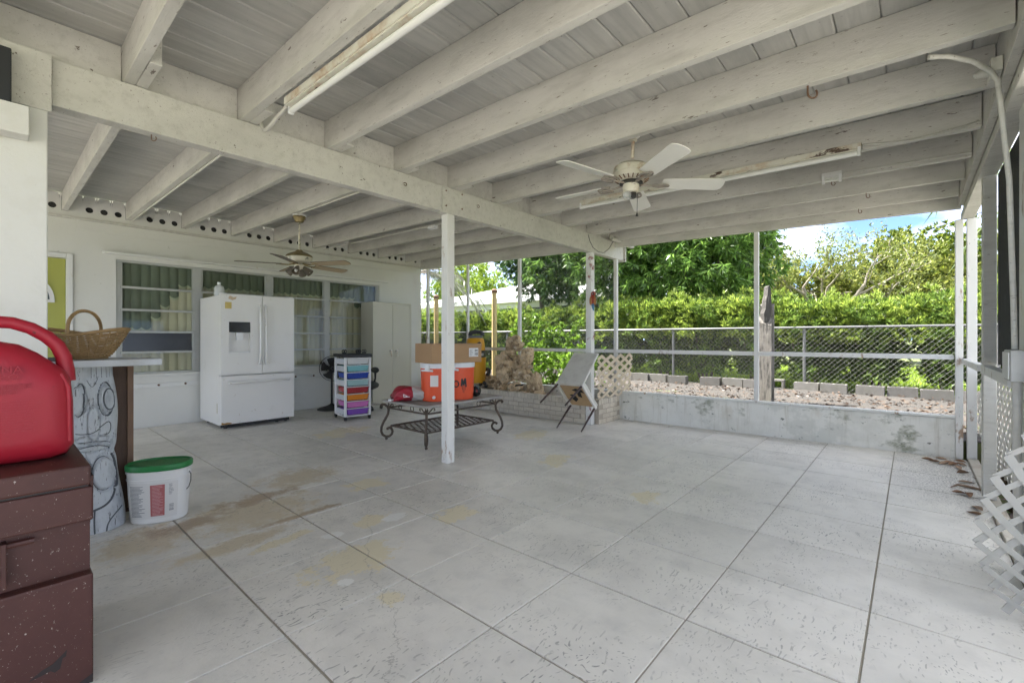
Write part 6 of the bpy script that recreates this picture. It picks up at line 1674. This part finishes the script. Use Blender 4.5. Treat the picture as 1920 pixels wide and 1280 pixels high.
tree('leafy_tree', 'distant green tree behind the round crowned tree', (40,-8,GZ), [(39,-7,4.6,3,3.4,2.6),(37,-12,4.4,3,3.6,2.6),(39,-1,3.8,2.5,2.8,1.9),(38,6,3.8,2.6,3.4,2.0),(37,13,4.2,2.6,3.4,2.2)], bushy, rng, 2600, 12, .3, .12, 1.2, .1, .4, bark2, .2)
# sparse yellow tree with visible limbs
rs_t = random.Random(17); tips = []
yt = thing('yellow_tree', 'sparse yellow leaved tree with bare grey limbs above the hedge', 'tree', (17.9,2.3,GZ), 0, 'trees beyond the hedge')
mb = MB(); b0_ = Vector((17.9,2.3,GZ-.05))
mb.tube([b0_, b0_+Vector((-.05,.1,.8)), b0_+Vector((.05,.0,1.5))], [.17,.15,.13], 10)
for d_, L_, r_ in (((-.3,.9,.55),1.8,.09),((.1,-.9,.7),1.9,.09),((0,.15,1),1.5,.10),((-.5,-.3,.9),1.5,.08),((.4,.5,.9),1.4,.07),((-.2,1,.15),2.0,.08),((-.1,-1,.25),2.0,.08)):
    limb(mb, b0_+Vector((.05,0,1.35)), Vector(d_), L_, r_, 3, rs_t, tips, .5, (2,3), .2, .66)
obj('trunk', mb, bark2, yt, smooth=60)
C = np.array([tuple(p) for p, d_ in tips]); O = np.array([tuple(d_) for p, d_ in tips])
C = np.repeat(C, 4, axis=0) + rng.normal(size=(len(C)*4,3))*.17; O = np.repeat(O, 4, axis=0)
b, d = sprigs(C, O, 12, rng, 1.3, .1, .4)
b = b + rng.normal(size=b.shape)*.07
mesh_obj('crown', leaf_mesh_np('crown', b, d, .105, .042, rng, leaf_material('yellow_leaf', (.17,.215,.05), .4, (.12,.07,.02), .45)), None, yt)
# palms
def palm(name, label, base, h, nf, L_, rng, leafm, lean=(0,0)):
    t = thing(name, label, 'palm tree', base, 0)
    b_ = Vector(base); top_ = b_+Vector((lean[0],lean[1],h))
    obj('trunk', MB().tube([b_+Vector((0,0,-.05)), b_.lerp(top_,.5)+Vector((.05,0,0)), top_], [.16,.13,.12], 12), bark2, t, smooth=60)
    for k in range(nf):
        a = 2*math.pi*k/nf + rng.uniform(-.2,.2); el_ = rng.uniform(-.1,1.0)
        pts = []; q = top_.copy(); d_ = Vector((math.cos(a)*math.cos(el_), math.sin(a)*math.cos(el_), math.sin(el_)))
        B, Dd = [], []
        for i in range(15):
            pts.append(q.copy()); q = q+d_*L_/14; d_ = (d_+Vector((0,0,-.105))).normalized()
            sd_ = d_.cross(Vector((0,0,1))).normalized()
            if i > 1:
                for s_ in (-1,1):
                    for w2 in (0,.33,.66): B.append(tuple(q-d_*w2*L_/14)); Dd.append(tuple(sd_*s_*.8+d_*.6+Vector((0,0,-.45))))
        f_ = obj('frond', MB().tube(pts, [.022*(1-i/16) for i in range(15)], 5), bark2, t)
        B = np.array(B); Dd = np.array(Dd)
        mesh_obj('leaflets', leaf_mesh_np('leaflets', B, Dd, .48, .035, rng, leafm, .1), None, f_)
    return t
pl_g = leaf_material('palm_leaf', (.10,.155,.05), .35, (.06,.05,.02), .3)
palm('palm_tree', 'palm tree with arching feathery fronds beyond the corner post', (13.4,-2.55,GZ), 4.2, 15, 2.3, rng, pl_g)
palm('palm_tree', 'grey green palm tree with hanging fronds beyond the house corner', (8.9,11.9,GZ), 3.1, 17, 2.5, rng, leaf_material('grey_palm_leaf', (.17,.19,.13), .35, (.05,.05,.04), .3))
# garden shrub just outside the screen
gs = thing('garden_shrub', 'bright green leafy shrub growing just outside the screen behind the rocks', 'shrub', (7.75,5.9,GZ))
K = 620; u = rng.normal(size=(K,3)); u /= np.linalg.norm(u,axis=1,keepdims=True); rr = rng.uniform(.55,1.05,K)
C = np.array([7.75,5.75,.62]) + u*rr[:,None]*np.array([.65,1.15,.58])*(1+.25*np.sin(u[:,1:2]*7)); ok = C[:,2] > GZ+.1; C, O = C[ok], u[ok]
for j in range(7):
    m_ = 26; tt = np.linspace(0,1,m_)[:,None]; a = np.array([7.7,5.4+.2*j,.9]); e_ = np.array([7.6+rng.uniform(-.3,.3),5.0+.28*j,1.55+rng.uniform(-.25,.15)])
    C = np.concatenate([C, a*(1-tt)+e_*tt+rng.normal(size=(m_,3))*.05]); O = np.concatenate([O, rng.normal(size=(m_,3))*.5+np.array([0,0,.5])])
b, d = sprigs(C, O, 9, rng, 1.1, .2, .6)
mesh_obj('foliage', leaf_mesh_np('foliage', b, d, .085, .045, rng, leaf_material('shrub_leaf', (.15,.27,.03), .4, (.08,.09,.01), .4)), None, gs)
mb = MB()
for q in range(8):
    a = q*.8; mb.tube([(7.75+.05*math.cos(a),5.75+.1*math.sin(a),GZ-.02),(7.75+.3*math.cos(a),5.75+.5*math.sin(a),.7)], [.016,.006], 6)
obj('stems', mb, bark, gs)

# ---- neighbouring house
nh = thing('neighbour_house', 'white single storey neighbouring house with screened porch behind the hedge', 'house', (18, 13.5, GZ))
nw = material('white_stucco', (.74,.74,.72), .8, .03, 2)
nr = material('white_roof', (.78,.78,.77), .6, .04, 3, dirt=[((.45,.43,.40), 8, .62, .8, .4)])
NX, NY0, NY1, NX1, EZ = 14.85, 8.2, 20.0, 22.0, 2.72
mb = MB(); mb.box(NX+.05, NX1, NY0, NY1, GZ-.1, 1.05); mb.box(NX+.05, NX1, NY0, NY1, 2.50, EZ)
obj('wall', mb, nw, nh)
for y in (8.2,9.3,10.55,11.2,12.9,14.55,16.2,18.0,19.8):
    wd_ = .16 if y not in (10.55,) else .32
    obj('porch_post', MB().box(NX, NX+.25, y, y+wd_, 1.051, 2.499), nw, nh)
obj('fascia', MB().box(NX-.35, NX-.30, NY0-.4, NY1+.4, EZ+.0, EZ+.20), nr, nh)
mb = MB(); o0 = (NX-.30, NY0-.4, EZ+.17); 
rp_ = [(NX-.30,NY0-.4,EZ+.19),(NX1+.3,NY0-.4,EZ+.19),(NX1+.3,NY1+.4,EZ+.19),(NX-.30,NY1+.4,EZ+.19),(18.2,12.2,3.95),(18.2,16.0,3.95)]
mb.add(rp_, [(0,1,4),(1,2,5,4),(2,3,5),(3,0,4,5)])
obj('roof', mb, nr, nh)
obj('parapet', MB().box(16.4,16.7,12.3,14.6,3.30,3.62), nr, nh)
obj('soffit', MB().box(NX-.30, NX1, NY0-.4, NY1+.4, EZ+.002, EZ+.03), nw, nh)
dks = material('porch_screen', (.045,.043,.042), .5, .2)
yy_ = [8.36,9.3,9.46,10.55,11.36,12.9,13.06,14.55,14.71,16.2,16.36,18.0,18.16,19.8]
for i in range(0, len(yy_)-1, 2):
    w_n = obj('window', MB().box(NX+.13, NX+.15, yy_[i]+.004, yy_[i+1]-.004, 1.06, 2.49), dks, nh)
    ym = (yy_[i]+yy_[i+1])/2; obj('mullion', MB().box(NX+.10, NX+.125, ym-.025, ym+.025, 1.06, 2.49), nw, w_n)
obj('back_wall', MB().box(17.0, 17.1, NY0+.1, NY1-.1, 1.05, 2.5), material('porch_inside', (.2,.19,.18), .8), nh)

# ---- overhead wire between two poles out of view
pA = at_depth(1560, 486, 30); pB = at_depth(1800, 412, 19)
dW = (pB-pA)
tag(obj('overhead_wire', MB().tube([pA-dW*1.2+Vector((0,0,.35)), pA-dW*.5+Vector((0,0,.05)), pA, pA+dW*.5-Vector((0,0,.06)), pB, pB+dW*.5+Vector((0,0,.15)), pB+dW*1.2+Vector((0,0,.6))], .016, 6), MT['black']), 'thin black overhead wire crossing the sky above the round crowned tree', 'wire')
